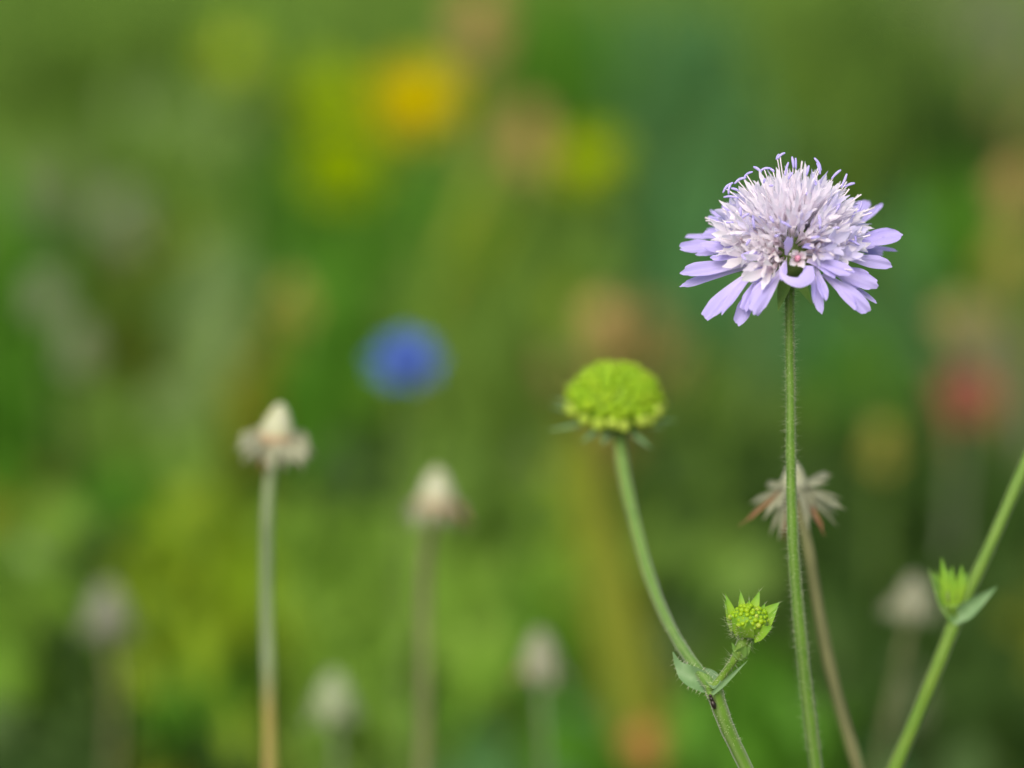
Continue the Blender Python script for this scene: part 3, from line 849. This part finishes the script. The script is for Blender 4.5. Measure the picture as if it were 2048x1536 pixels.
def button_head(root, pos, axis, R, n_in, n_out, bracts, bract_len, bract_mat, name='button_head'):
    axis = unit(axis)
    mb = MB()
    lathe(mb, pos, axis, [(-0.55 * R, 0.1 * R), (-0.42 * R, 0.42 * R), (-0.15 * R, 0.78 * R), (0.06 * R, 0.86 * R), (0.32 * R, 0.76 * R), (0.52 * R, 0.50 * R), (0.60 * R, 0.26 * R), (0.63 * R, 0.01 * R)], 20)
    hd = mesh_obj(name, mb, M['lime_core'], root)
    dirs, a, b = hemisphere_dirs(n_in, 82, axis)
    for d, deg in dirs:
        lat = d - axis * np.dot(d, axis)
        p = pos + lat * R * 0.84 + axis * (np.dot(d, axis) * R * 0.60)
        o = mesh_obj('flower_bud', LIME, None, hd, local=frame(p - unit(d + axis) * R * 0.05, unit(lat * 0.6 + axis * 1.0), root, rng.uniform(0, 6), float(R * 0.112 * rng.uniform(0.8, 1.2))))
    for k in range(n_out):
        th = 2 * math.pi * (k + rng.uniform(-0.25, 0.25)) / n_out
        dr = math.cos(th) * a + math.sin(th) * b
        p = pos + dr * R * 0.80 + axis * R * rng.uniform(-0.14, -0.02)
        mesh_obj('flower_bud', PALE, None, hd, local=frame(p, unit(dr * 0.9 + axis * 0.75), root, rng.uniform(0, 6), float(R * 0.135 * rng.uniform(0.8, 1.2))))
    for k in range(bracts):
        th = 2 * math.pi * (k + rng.uniform(-0.2, 0.2)) / bracts
        dr = math.cos(th) * a + math.sin(th) * b
        mb = MB()
        blade(mb, pos - axis * R * 0.32 + dr * R * 0.45, pos - axis * R * rng.uniform(0.12, 0.34) + dr * R * bract_len * rng.uniform(0.85, 1.1), R * 0.17, axis, -R * 0.06, 0.1, 0.8, 0.25, pointed=True, seed=k, nu=7, nv=5)
        mesh_obj('bract', mb, bract_mat, hd)
    return hd
hp = P(1229, 804, 0.548)
AX2 = unit(np.array([0.03, -math.sin(math.radians(17)), math.cos(math.radians(17))]))
button_head(bstalk, hp, AX2, 0.0081, 78, 20, 12, 1.32, M['blue_bract'])
# joint between stem and head
mb = MB()
lathe(mb, bs_pts[0] - AX2 * 0.001, unit(hp - bs_pts[0]), [(0, 0.0003), (0.0005, 0.0010), (0.0025, 0.0018), (0.0040, 0.0034), (0.0046, 0.002)], 12)
mesh_obj('collar', mb, M['blue_bract'], bstalk)

# small side bud: cup, pointed bracts, tiny buds
bc = P(1497, 1262, 0.4965)
bax = unit(np.array([0.06, -0.22, 1.0]))
sb_pts = [node, P(1447, 1350, 0.4975), P(1468, 1320, 0.4965), P(1484, 1290, 0.4965), bc - bax * 0.001]
mb = MB()
path, rad = tube(mb, catmull(sb_pts, 20), [0.0008, 0.00052, 0.00056, 0.0009, 0.0007], 10, 0.04)
br = mesh_obj('side_branch', mb, M['bright_stem'], bstalk)
hairs(path, rad, 160, 0.0013, 0.00002, br)
RB = 0.0034
mb = MB()
lathe(mb, bc, bax, [(-0.0008, 0.0004), (-0.0006, 0.0012), (0.0002, 0.0021), (0.0012, 0.0026), (0.0020, 0.0026), (0.0028, 0.0021), (0.0033, 0.0012), (0.0035, 0.0001)], 16)
cup_ = mesh_obj('small_bud', mb, M['lime_bract'], bstalk)
dirs, a_, b_ = hemisphere_dirs(64, 82, bax)
for d, deg in dirs:
    lat = d - bax * np.dot(d, bax)
    p = bc + bax * 0.0014 + lat * 0.0026 + bax * np.dot(d, bax) * 0.0021
    mesh_obj('flower_bud', LIME if rng.random() < 0.9 else PALE, None, cup_, local=frame(p - d * 0.0002, d, bstalk, 0.0, 0.00036 * rng.uniform(0.65, 1.3)))
hb = MB()
BR = [(1462, 1240, 1450, 1186, -0.3, 16), (1482, 1225, 1481, 1182, 1.5, 17), (1502, 1225, 1519, 1182, 1.2, 22), (1525, 1232, 1560, 1204, 0.0, 26), (1493, 1228, 1499, 1198, 2.5, 12),
      (1519, 1228, 1531, 1206, 2.0, 12), (1496, 1279, 1498, 1240, -4.2, 24), (1510, 1278, 1546, 1253, -3.4, 30), (1472, 1272, 1464, 1232, -2.8, 20), (1482, 1277, 1480, 1252, -3.8, 18), (1457, 1262, 1449, 1200, 0.6, 16), (1528, 1268, 1556, 1214, -0.8, 22)]
for k, (x0, y0, x1, y1, dd, w) in enumerate(BR):
    b0, t0 = P(x0, y0, 0.4965 + dd * 0.7 / 1000), P(x1, y1, 0.4965 + dd / 1000)
    mb = MB()
    nr = unit(TOCAM * 0.7 + bax * 0.3)
    blade(mb, b0 + (bc - b0) * 0.25, t0, w * KPX * 0.4965, nr, 0.0002, 0.14, 0.85, 0.3, pointed=True, seed=k, nu=9, nv=5)
    mesh_obj('bract', mb, M['lime_bract'], cup_)
    for _ in range(12):
        t = rng.random()
        q = b0 + (t0 - b0) * t + RIGHT * rng.choice([-1, 1]) * w * KPX * 0.4965 * 0.42 * (1 - t)
        hb.spike(q, unit(q - bc) + rng.normal(0, 0.3, 3), 0.0008 * rng.uniform(0.5, 1.3), 0.00002)
for _ in range(170):
    d = unit(rng.normal(0, 1, 3))
    lat = unit(d - bax * np.dot(d, bax))
    p = bc + bax * rng.uniform(-0.0004, 0.002) + lat * 0.0025
    hb.spike(p, lat + rng.normal(0, 0.3, 3), 0.0011 * rng.uniform(0.5, 1.3), 0.00002)
o = mesh_obj('hair_down', hb, M['hair'], cup_)
o['kind'] = 'stuff'
# pair of small leaves under the bud
for k, (x0, y0, x1, y1, dd, w) in enumerate([(1480, 1318, 1463, 1284, -0.4, 14), (1484, 1318, 1502, 1283, -0.4, 15), (1478, 1312, 1492, 1292, -1.2, 24), (1484, 1320, 1462, 1303, -0.9, 10)]):
    mb = MB()
    blade(mb, P(x0, y0, 0.4963), P(x1, y1, 0.4965 + dd / 1000), w * KPX * 0.4965, TOCAM, 0.0003, 0.2, 0.7, 0.4, pointed=True, seed=k, nu=7, nv=5)
    mesh_obj('leaf', mb, M['bract'], bstalk)
# leaves at the joint
mb = MB()
lc = catmull([P(1428, 1384, 0.4985), P(1402, 1362, 0.5005), P(1372, 1345, 0.502), P(1355, 1326, 0.5025), P(1346, 1304, 0.502)], 14)
pts = np.zeros((14, 7, 3))
for i in range(14):
    u = i / 13
    w = np.interp(u, [0, 0.15, 0.35, 0.55, 0.7, 0.85, 1.0], [12, 34, 44, 34, 17, 9, 2]) * KPX * 0.5
    tg = unit(np.gradient(lc, axis=0)[i])
    sd_ = unit(np.cross(tg, TOCAM))
    for j in range(7):
        v = 2 * j / 6 - 1
        pts[i, j] = lc[i] + sd_ * v * w / 2 + TOCAM * (0.0011 * (v * v - 0.4) * math.sin(min(1, u * 1.6) * math.pi))
mb.grid(pts)
lf = mesh_obj('leaf', mb, M['blue_bract'], bstalk)
hb = MB()
for _ in range(90):
    i, j = rng.integers(1, 12), rng.choice([0, 6])
    hb.spike(pts[i, j], unit(pts[i, j] - lc[i]) + rng.normal(0, 0.3, 3), 0.0008 * rng.uniform(0.5, 1.2), 0.00002)
o = mesh_obj('hair_down', hb, M['hair'], lf)
o['kind'] = 'stuff'
for (x0, y0, x1, y1, x2, y2, w) in [(1424, 1388, 1450, 1372, 1496, 1320, 11), (1436, 1376, 1428, 1352, 1412, 1336, 30)]:
    mb = MB()
    blade(mb, P(x0, y0, 0.4965), P(x2, y2, 0.4945 if x2 > 1450 else 0.503), w * KPX * 0.4965, TOCAM, 0.0004, 0.25, 0.7, 0.3, pointed=True, seed=5, nu=10, nv=5)
    mesh_obj('leaf', mb, M['blue_bract'], bstalk)

# tiny dark insect clinging below the joint
ip = P(1425, 1404, 0.4968)
ins = thing('insect', 'tiny black insect clinging to stem just below its leafy joint', 'insect', ip)
ia = unit(P(1431, 1415, 0.4975) - P(1423, 1393, 0.4975))
def ellip(mb, c, ax, l, r):
    lathe(mb, np.asarray(c) - unit(ax) * l / 2, ax, [(0, 0.00001), (0.1 * l, 0.6 * r), (0.3 * l, 0.95 * r), (0.55 * l, r), (0.8 * l, 0.7 * r), (0.95 * l, 0.3 * r), (l, 0.00001)], 9)
mb = MB(); ellip(mb, ip + ia * 0.0004, ia, 0.0014, 0.00036); mesh_obj('abdomen', mb, M['insect'], ins)
mb = MB(); ellip(mb, ip - ia * 0.0004, ia, 0.0008, 0.00026); mesh_obj('thorax', mb, M['insect'], ins)
mb = MB(); ellip(mb, ip - ia * 0.0009, ia, 0.0005, 0.00022); mesh_obj('head', mb, M['insect'], ins)
for k in range(6):
    s = -1 if k % 2 else 1
    c = ip + ia * (-0.0005 + 0.0002 * (k // 2))
    sd_ = unit(np.cross(ia, FWD)) * s
    mb = MB()
    tube(mb, catmull([c, c + sd_ * 0.0004 - FWD * 0.0001, c + sd_ * 0.0006 + ia * (0.0004 * (k // 2 - 1)) + FWD * 0.0003], 5), [0.00004, 0.00002], 4)
    mesh_obj('leg', mb, M['insect'], ins)

# ------------------------------------------------------------------ leaning stalk at the right
nd = P(1912, 1238, 0.525)
rs_up = [P(2190, 590, 0.535), P(2110, 790, 0.530), P(2048, 935, 0.527), P(1985, 1080, 0.525), nd]
rs_low = to_ground([nd, P(1880, 1320, 0.525), P(1835, 1430, 0.526), P(1790, 1536, 0.527)], -0.01)
rst = thing('leaning_scabious', 'bright green slanting scabious stalk with a narrow bud and pointed leaves at its joint', 'plant', (rs_low[-1][0], rs_low[-1][1], 0.0))
mb = MB()
path, rad = tube(mb, catmull(rs_up, 36), [0.0008, 0.00088, 0.00086], 12, 0.04)
st_ = mesh_obj('stem', mb, M['bright_stem'], rst)
hairs(path, rad, 200, 0.0005, 0.00002, st_)
mb = MB()
path, rad = tube(mb, catmull(rs_low, 40), [0.00105, 0.00098, 0.0011, 0.0012], 12, 0.04)
mesh_obj('stem', mb, M['bright_stem'], rst)
button_head(rst, rs_up[0] + np.array([0.0008, 0, 0.004]), unit((0.3, -0.3, 1.0)), 0.0062, 60, 12, 10, 1.4, M['blue_bract'])
# bud of upright bracts in the joint
nb = P(1904, 1205, 0.524)
mb = MB()
tube(mb, catmull([nd, P(1906, 1222, 0.5245), nb], 6), [0.0009, 0.0010, 0.0014], 8)
mesh_obj('side_branch', mb, M['bright_stem'], rst)
mb = MB()
ellip(mb, P(1903, 1186, 0.524), UP, 0.0040, 0.0013)
bd = mesh_obj('small_bud', mb, M['receptacle'], rst)
for k, (x0, y0, x1, y1, dd, w) in enumerate([(1894, 1210, 1883, 1114, -1, 19), (1905, 1212, 1904, 1130, -1.8, 15), (1913, 1210, 1924, 1128, -1.2, 17), (1890, 1204, 1868, 1140, 0.5, 12),
                                             (1918, 1203, 1934, 1142, 0.6, 16), (1902, 1203, 1896, 1136, 1.6, 12)]):
    mb = MB()
    blade(mb, P(x0, y0, 0.524 + dd / 2000), P(x1, y1, 0.524 + dd / 1000), w * KPX * 0.524, TOCAM, 0.0006, 0.15, 0.7, 0.45, pointed=True, seed=k, nu=8, nv=5)
    mesh_obj('bract', mb, M['lime_bract'], bd)
for k, (x0, y0, x1, y1, dd, w, mt) in enumerate([(1908, 1245, 1856, 1134, -1, 26, 'bract'), (1905, 1243, 1996, 1172, -2, 34, 'blue_bract'), (1915, 1238, 1950, 1150, 3, 16, 'bract')]):
    mb = MB()
    blade(mb, P(x0, y0, 0.524), P(x1, y1, 0.524 + dd / 1000), w * KPX * 0.524, TOCAM, -0.0012 if k != 1 else -0.0008, 0.25, 0.6, 0.3, pointed=True, seed=k, nu=10, nv=5)
    mesh_obj('leaf', mb, M[mt], rst)

# ------------------------------------------------------------------ dried seed heads: cream cone, withered petals hanging
def seed_head(label, top, stalk, z, cone_w, cone_h, petals, stem_mats, stem_r=0.0011, cone_mat='cone', petal_mats=('dry_petal', 'rust_petal'), plen=1.0, split=None,
              spread=None, seed=0, base_mat='pink_dry'):
    """top: px of the cone's tip; cone_w, cone_h in px; stalk: list of px below the head"""
    r_ = np.random.default_rng(100 + seed)
    s = KPX * z
    tip = P(top[0], top[1], z)
    base = P(top[0] + top[2], top[1] + cone_h, z) if len(top) > 2 else P(top[0], top[1] + cone_h, z)
    pts = [base] + [P(px, py, z + 0.004 * i) for i, (px, py) in enumerate(stalk)]
    fullp = to_ground(pts)
    root = thing('dried_seed_head', label, 'seed head', (fullp[-1][0], fullp[-1][1], 0.0), 'dried seed heads in the meadow')
    crv = catmull(fullp, 60)
    crv[:, 0] += 0.0007 * np.sin(np.linspace(0, 9, 60) + seed) * np.linspace(0, 1, 60)
    if split is None:
        mb = MB()
        tube(mb, crv, [stem_r * 0.85, stem_r, stem_r * 1.1], 9)
        mesh_obj('stem', mb, M[stem_mats[0]], root)
    else:
        zc = P(stalk[0][0], split, z)[2]
        k = int(np.argmin(abs(crv[:, 2] - zc)))
        u = (k + 1) / (len(crv) + 1)
        mb = MB()
        tube(mb, crv, [stem_r * 0.9, stem_r, stem_r * 1.15, stem_r * 1.2], 9)
        a_, b_ = M[stem_mats[0]], M[stem_mats[1]]
        mesh_obj('stem', mb, plant_mat('stem_drying_to_tan', (0.16, 0.22, 0.12, 1), (0.21, 0.27, 0.15, 1), 0.0, 0.65, 90, tipc=(0.27, 0.23, 0.07, 1), tip_range=(u - 0.05, u + 0.05), bump=0.3), root)
    ax = unit(tip - base)
    hc = np.linalg.norm(tip - base)
    R = cone_w * s / 2
    mb = MB()
    lathe(mb, base, ax, [(0, R * 0.3), (0.12 * hc, R * 0.85), (0.3 * hc, R), (0.5 * hc, R * 0.82), (0.72 * hc, R * 0.60), (0.88 * hc, R * 0.40), (0.97 * hc, R * 0.20), (hc, 0.00002)], 14)
    mesh_obj('cone', mb, M[cone_mat], root)
    mb = MB()
    lathe(mb, base - ax * 0.25 * hc, ax, [(0, stem_r), (0.10 * hc, R * 0.55), (0.3 * hc, R * 0.98), (0.45 * hc, R * 1.04), (0.52 * hc, R * 0.9)], 12)
    mesh_obj('calyx', mb, M[base_mat], root)
    a = unit(np.cross(ax, (0.2, 1, 0.1)))
    b = np.cross(ax, a)
    if spread is not None:
        for k, (dx, dy, dd, w, mt) in enumerate(spread):
            b0 = base + ax * 0.15 * hc + RIGHT * np.sign(dx) * R * 0.5
            t0 = P(top[0] + dx, top[1] + dy, z + dd / 1000)
            mb = MB()
            blade(mb, b0, t0, w * s * 0.85, TOCAM + 0.3 * ax, 0.0008, 0.25, 0.6, 0.35, 0.35, 0.06, 0.12, r_.uniform(-0.6, 0.6), 8, 5, seed=k)
            mesh_obj('withered_petal', mb, M[mt], root)
    for k in range(petals):
        th = 2 * math.pi * (k + r_.uniform(-0.3, 0.3)) / petals
        dr = math.cos(th) * a + math.sin(th) * b
        L_ = plen * hc * r_.uniform(0.7, 1.15)
        b0 = base + ax * 0.1 * hc + dr * R * 0.7
        t0 = b0 + unit(dr * r_.uniform(0.4, 1.0) - ax * r_.uniform(0.5, 1.1)) * L_
        mb = MB()
        blade(mb, b0, t0, R * r_.uniform(0.35, 0.6), ax, R * 0.3, 0.2, 0.5, 0.4, 0.5, 0.06, 0.12, r_.uniform(-0.8, 0.8), 7, 5, seed=k)
        mesh_obj('withered_petal', mb, M[petal_mats[0] if r_.random() < 0.75 else petal_mats[1]], root)
    return root

seed_head('shaggy dried seed head with pale cone directly behind the lilac flower\'s stem', (1588, 922), [(1608, 1060), (1640, 1220), (1672, 1370), (1712, 1536)], 0.527, 58, 62, 7,
          ['brown_stem'], 0.0009, petal_mats=('dry_petal', 'rust_petal'), plen=0.8, base_mat='dry_petal',
          spread=[(-108, 128, -1, 10, 'rust_petal'), (-92, 112, 1, 8, 'dry_petal'), (-88, 84, 4, 12, 'dry_petal'), (96, 76, 2, 9, 'dry_petal'), (84, 128, 2, 8, 'dry_petal'), (70, 44, -1, 12, 'dry_petal'), (75, 28, 4, 24, 'dry_petal'), (104, 98, 1, 13, 'dry_petal'), (62, 152, -1, 13, 'rust_petal'), (-62, 118, -2, 14, 'dry_petal'),
                  (-48, 146, 0, 12, 'dry_petal'), (-30, 156, -2, 12, 'dry_petal'), (88, 110, 3, 10, 'dry_petal'), (46, 126, 2, 14, 'dry_petal'), (-56, 48, 4, 18, 'dry_petal'), (-20, 165, 1, 8, 'rust_petal'),
                  (-75, 100, 3, 14, 'dry_petal'), (30, 140, -2, 14, 'dry_petal')], seed=1)
seed_head('cream dried seed head with drooping wings on a grey stem that turns tan', (562, 806, -12), [(540, 960), (536, 1120), (535, 1320), (534, 1536)], 0.565, 74, 84, 11,
          ['grey_stem', 'tan_stem'], 0.0009, split=1418, plen=0.7,
          spread=[(-92, 92, 0, 30, 'dry_petal'), (-84, 72, 3, 28, 'dry_petal'), (-72, 106, -3, 28, 'dry_petal'), (-66, 58, 5, 26, 'dry_petal'), (-56, 118, -4, 26, 'dry_petal'), (-80, 86, -2, 26, 'dry_petal'),
                  (56, 72, 3, 28, 'dry_petal'), (62, 92, 0, 28, 'dry_petal'), (56, 118, -3, 26, 'dry_petal'), (44, 128, -4, 24, 'dry_petal'), (66, 106, 4, 24, 'dry_petal'),
                  (-40, 138, -3, 12, 'rust_petal'), (42, 134, 1, 10, 'rust_petal'), (-15, 140, -5, 30, 'dry_petal'), (8, 132, -5, 26, 'dry_petal')], seed=2)
seed_head('rounded cream seed head on an olive tan stem, beside the winged seed head', (874, 935, -2), [(862, 1060), (850, 1200), (846, 1380), (844, 1536)], 0.625, 78, 86, 12,
          ['brown_stem'], 0.0011, plen=0.75, spread=[(-62, 96, 0, 34, 'dry_petal'), (58, 92, 0, 34, 'dry_petal'), (-46, 112, -3, 30, 'dry_petal'), (44, 116, 2, 30, 'dry_petal')], seed=3)
seed_head('small pale grey seed head low among dark leaves left of the green button head\'s stalk', (1080, 1258, 2), [(1084, 1420), (1088, 1536)], 0.665, 76, 90, 8, ['grey_stem'], 0.0006, cone_mat='dry_petal', plen=0.4, base_mat='dry_petal', seed=4)
seed_head('whitish seed head low in the grass between two taller dried stems', (668, 1340, 0), [(672, 1480), (674, 1536)], 0.67, 92, 92, 8, ['grey_stem'], 0.0008, cone_mat='white', plen=0.35, petal_mats=('white', 'white'), base_mat='white', seed=5)
seed_head('grey fluffy seed head beside yellow green leaves, away from other stalks', (215, 1165, 0), [(225, 1330), (228, 1536)], 0.76, 84, 90, 10, ['brown_stem'], 0.0008, cone_mat='grey', plen=0.45, petal_mats=('grey', 'grey'), base_mat='grey', seed=6)
seed_head('tan blurred seed head close behind the slanting green stalk', (1830, 1150, -6), [(1808, 1290), (1780, 1430), (1762, 1536)], 0.66, 66, 66, 10, ['brown_stem'], 0.0006, cone_mat='dry_petal', plen=0.7,
          petal_mats=('dry_petal', 'dry_petal'), base_mat='dry_petal', spread=[(-50, 70, 0, 40, 'dry_petal'), (30, 80, 1, 40, 'dry_petal')], seed=7)

# ------------------------------------------------------------------ blurred flowers of the meadow behind
def petal_mesh(name, mat, L_=1.0, w=0.3, bend=0.08):
    mb = MB()
    blade(mb, (0.12, 0, 0), (L_, 0, 0.02), w, (0, 0, 1), bend, 0.1, 0.45, 0.6, 0.7, 0.03, 0.03, 0.0, 7, 5, seed=2)
    me = mb.mesh(name)
    me.materials.append(M[mat])
    return me
PM = {k: petal_mesh('petal', k) for k in ('yellow', 'lemon', 'blue', 'pink', 'white', 'tan', 'orange', 'olive', 'peach')}

def round_flower(name, label, cat, px, py, z, diam_px, petal_mat, disc_mat, n=14, tilt=0.9, layers=1, disc=0.3, group=None, stem_mat='bright_stem', lean=0.0, stem_r=0.0010):
    c = P(px, py, z)
    R = diam_px * KPX * z / 2
    ax = unit(np.array([0.0, -tilt, 1.0]) + rng.normal(0, 0.08, 3))
    foot = np.array([c[0] + lean, c[1] + 0.02, -0.012])
    root = thing(name, label, cat, (foot[0], foot[1], 0.0), group)
    mb = MB()
    tube(mb, catmull([c - ax * 0.002, c - ax * 0.015 + np.array([0, 0, -0.02]), (c + foot) / 2 + rng.normal(0, 0.004, 3), foot], 16), [stem_r, stem_r * 1.3], 8)
    mesh_obj('stem', mb, M[stem_mat], root)
    mb = MB()
    lathe(mb, c - ax * 0.002, ax, [(-0.002, stem_r), (0, R * 0.25), (0.002, R * disc), (0.002 + R * 0.12, R * disc * 0.95), (0.002 + R * 0.22, R * disc * 0.6), (0.002 + R * 0.26, 0.00002)], 14)
    mesh_obj('disc', mb, M[disc_mat], root)
    x = unit(np.cross((0.3, 0.2, 1), ax))
    y_ = np.cross(ax, x)
    for l in range(layers):
        for k in range(n):
            th = 2 * math.pi * (k + 0.5 * l + rng.uniform(-0.2, 0.2)) / n
            dx = math.cos(th) * x + math.sin(th) * y_
            lift = 0.15 + 0.45 * l + rng.uniform(-0.1, 0.15)
            ux = unit(dx + ax * lift)
            uz = unit(ax - ux * np.dot(ax, ux))
            uy = np.cross(uz, ux)
            sc = R * (1.0 - 0.18 * l) * rng.uniform(0.9, 1.08)
            p = c - np.array(root.location) + ax * 0.0005 * l
            m4 = Matrix(((ux[0] * sc, uy[0] * sc, uz[0] * sc, p[0]), (ux[1] * sc, uy[1] * sc, uz[1] * sc, p[1]), (ux[2] * sc, uy[2] * sc, uz[2] * sc, p[2]), (0, 0, 0, 1)))
            mesh_obj('petal', PM[petal_mat], None, root, local=m4)
    return root

def spike_head(name, label, cat, px, py, z, w_px, h_px, mat, n=40, group=None, stem_mat='brown_stem', stem_r=0.0009, seed=0, lean=0.0):
    """loose seed or flower spike: stalk with many small seeds"""
    r_ = np.random.default_rng(500 + seed)
    c = P(px, py, z)
    s = KPX * z
    foot = np.array([c[0] + lean, c[1] + 0.01, -0.012])
    root = thing(name, label, cat, (foot[0], foot[1], 0.0), group)
    mb = MB()
    top = c + np.array([0, 0, h_px * s * 0.5])
    tube(mb, catmull([top, c, (c + foot) / 2 + r_.normal(0, 0.004, 3), foot], 16), [stem_r * 0.5, stem_r, stem_r * 1.3], 8)
    mesh_obj('stem', mb, M[stem_mat], root)
    me = BUDM.copy()
    me.materials.clear()
    me.materials.append(M[mat])
    for k in range(n):
        t = (k + 0.5) / n
        hh = (t - 0.5) * h_px * s
        rad_ = w_px * s * 0.5 * math.sin(math.pi * (0.12 + 0.8 * t)) * r_.uniform(0.35, 1.0)
        th = k * 2.4
        dr = np.array([math.cos(th), math.sin(th), 0])
        p = c + np.array([0, 0, hh]) + dr * rad_
        q = c + np.array([0, 0, hh])
        mesh_obj('seed', me, None, root, local=frame(p - dr * rad_ * 0.3, unit(dr + np.array([0, 0, 0.7])), root, 0.0, float(w_px * s * 0.11 * r_.uniform(0.8, 1.3))))
    return root

YG = 'yellow flowers in the blurred meadow'
round_flower('yellow_flower', 'large orange centred yellow flower, brightest of the yellow ones', 'flower', 835, 205, 1.08, 205, 'yellow', 'orange', 18, 1.2, 2, 0.72, YG)
round_flower('yellow_flower', 'lemon yellow flower standing below the orange centred one', 'flower', 682, 345, 1.12, 195, 'lemon', 'lemon', 16, 1.1, 3, 0.5, YG)
round_flower('yellow_flower', 'lemon yellow flower standing beside the orange centred one, directly above another lemon one', 'flower', 655, 195, 1.22, 160, 'lemon', 'lemon', 15, 1.0, 2, 0.4, YG)
round_flower('yellow_flower', 'dull olive yellow flower far from the others near the meadow\'s far side', 'flower', 465, 115, 1.3, 120, 'lemon', 'olive', 10, 0.9, 1, 0.35, YG)
round_flower('yellow_flower', 'soft yellow flower beside pinkish tan seed spike', 'flower', 1180, 330, 1.14, 165, 'lemon', 'yellow', 13, 0.9, 2, 0.4, YG)
round_flower('cornflower', 'blue cornflower, the only blue bloom in the meadow', 'flower', 812, 728, 0.735, 155, 'blue', 'blue', 13, 0.9, 3, 0.3)
round_flower('red_flower', 'dusky red flower behind the lilac flower\'s stem', 'flower', 1932, 800, 0.90, 150, 'pink', 'pink', 13, 0.9, 3, 0.3, stem_mat='grey_stem')
SG = 'seed spikes in the blurred meadow'
SP = [
    ('pinkish tan seed spike beside soft yellow flower', 1060, 300, 1.15, 110, 140, 'peach', 54), ('tan seed spike rising behind the orange centred yellow flower', 960, 60, 1.25, 120, 150, 'peach', 54),
    ('peach seed spike above the lime green button head', 1205, 650, 0.98, 100, 70, 'peach', 46), ('tan seed spike between cornflower and lime green button head', 1110, 745, 1.0, 100, 60, 'tan', 36),
    ('orange tan seed spike level with the lilac flower\'s top', 2025, 385, 1.0, 90, 90, 'peach', 46), ('golden tan seed spike level with the lilac petals', 2010, 525, 1.05, 90, 80, 'olive', 46),
    ('golden brown seed spike above the dusky red flower', 1920, 650, 1.0, 110, 70, 'tan', 34), ('yellow green seed spike between lilac flower\'s stem and dusky red flower', 1765, 900, 0.90, 80, 90, 'olive', 36),
    ('orange seed spike at the foot of the olive stalk', 1290, 1500, 0.835, 90, 80, 'rusty', 60), ('brownish seed spike above the winged seed head', 592, 612, 0.93, 90, 80, 'olive', 24),
    ('whitish seed spike among deep green leaves', 95, 600, 0.95, 90, 80, 'white', 44), ('whitish seed spike just below another whitish one', 160, 700, 0.95, 90, 90, 'white', 40),
    ('pale seed spike high above the whitish ones', 245, 450, 1.15, 110, 110, 'white', 36), ('tiny golden seed spike beyond the slanting green stalk', 2040, 1075, 0.92, 30, 50, 'olive', 14),
]
for i, (lb, px, py, z, w, h_, mt, cnt) in enumerate(SP):
    spike_head('seed_spike', lb, 'seed spike', px, py, z, w, h_, mt, cnt, SG, 'tan_stem' if mt in ('tan', 'peach', 'rusty') else 'bright_stem', seed=i)
# the blurred olive stalk running up to the button head
ol = [P(1150, 850, 0.86), P(1180, 1000, 0.86), P(1215, 1150, 0.86), P(1250, 1320, 0.86), P(1300, 1536, 0.86)]
olf = to_ground(ol)
ot = thing('olive_stalk', 'broad blurred olive yellow leaf blade behind the green button head\'s stem', 'leaf', (olf[-1][0], olf[-1][1], 0.0))
for k, off in enumerate((-0.006, 0.001, 0.007)):
    mb = MB()
    cv = catmull([p + np.array([off * (0.3 + 0.7 * i / 6), 0.004 * k, 0]) for i, p in enumerate(olf)], 26)
    pts = np.zeros((26, 5, 3))
    for i in range(26):
        w = np.interp(i / 25, [0, 0.1, 0.4, 1], [0.001, 0.003, 0.0048, 0.0045])
        for j in range(5):
            v = 2 * j / 4 - 1
            pts[i, j] = cv[i] + RIGHT * v * w / 2 + np.array([0, -0.001 * (1 - v * v), 0])
    mb.grid(pts)
    mesh_obj('leaf', mb, M['sp_olive'], ot)
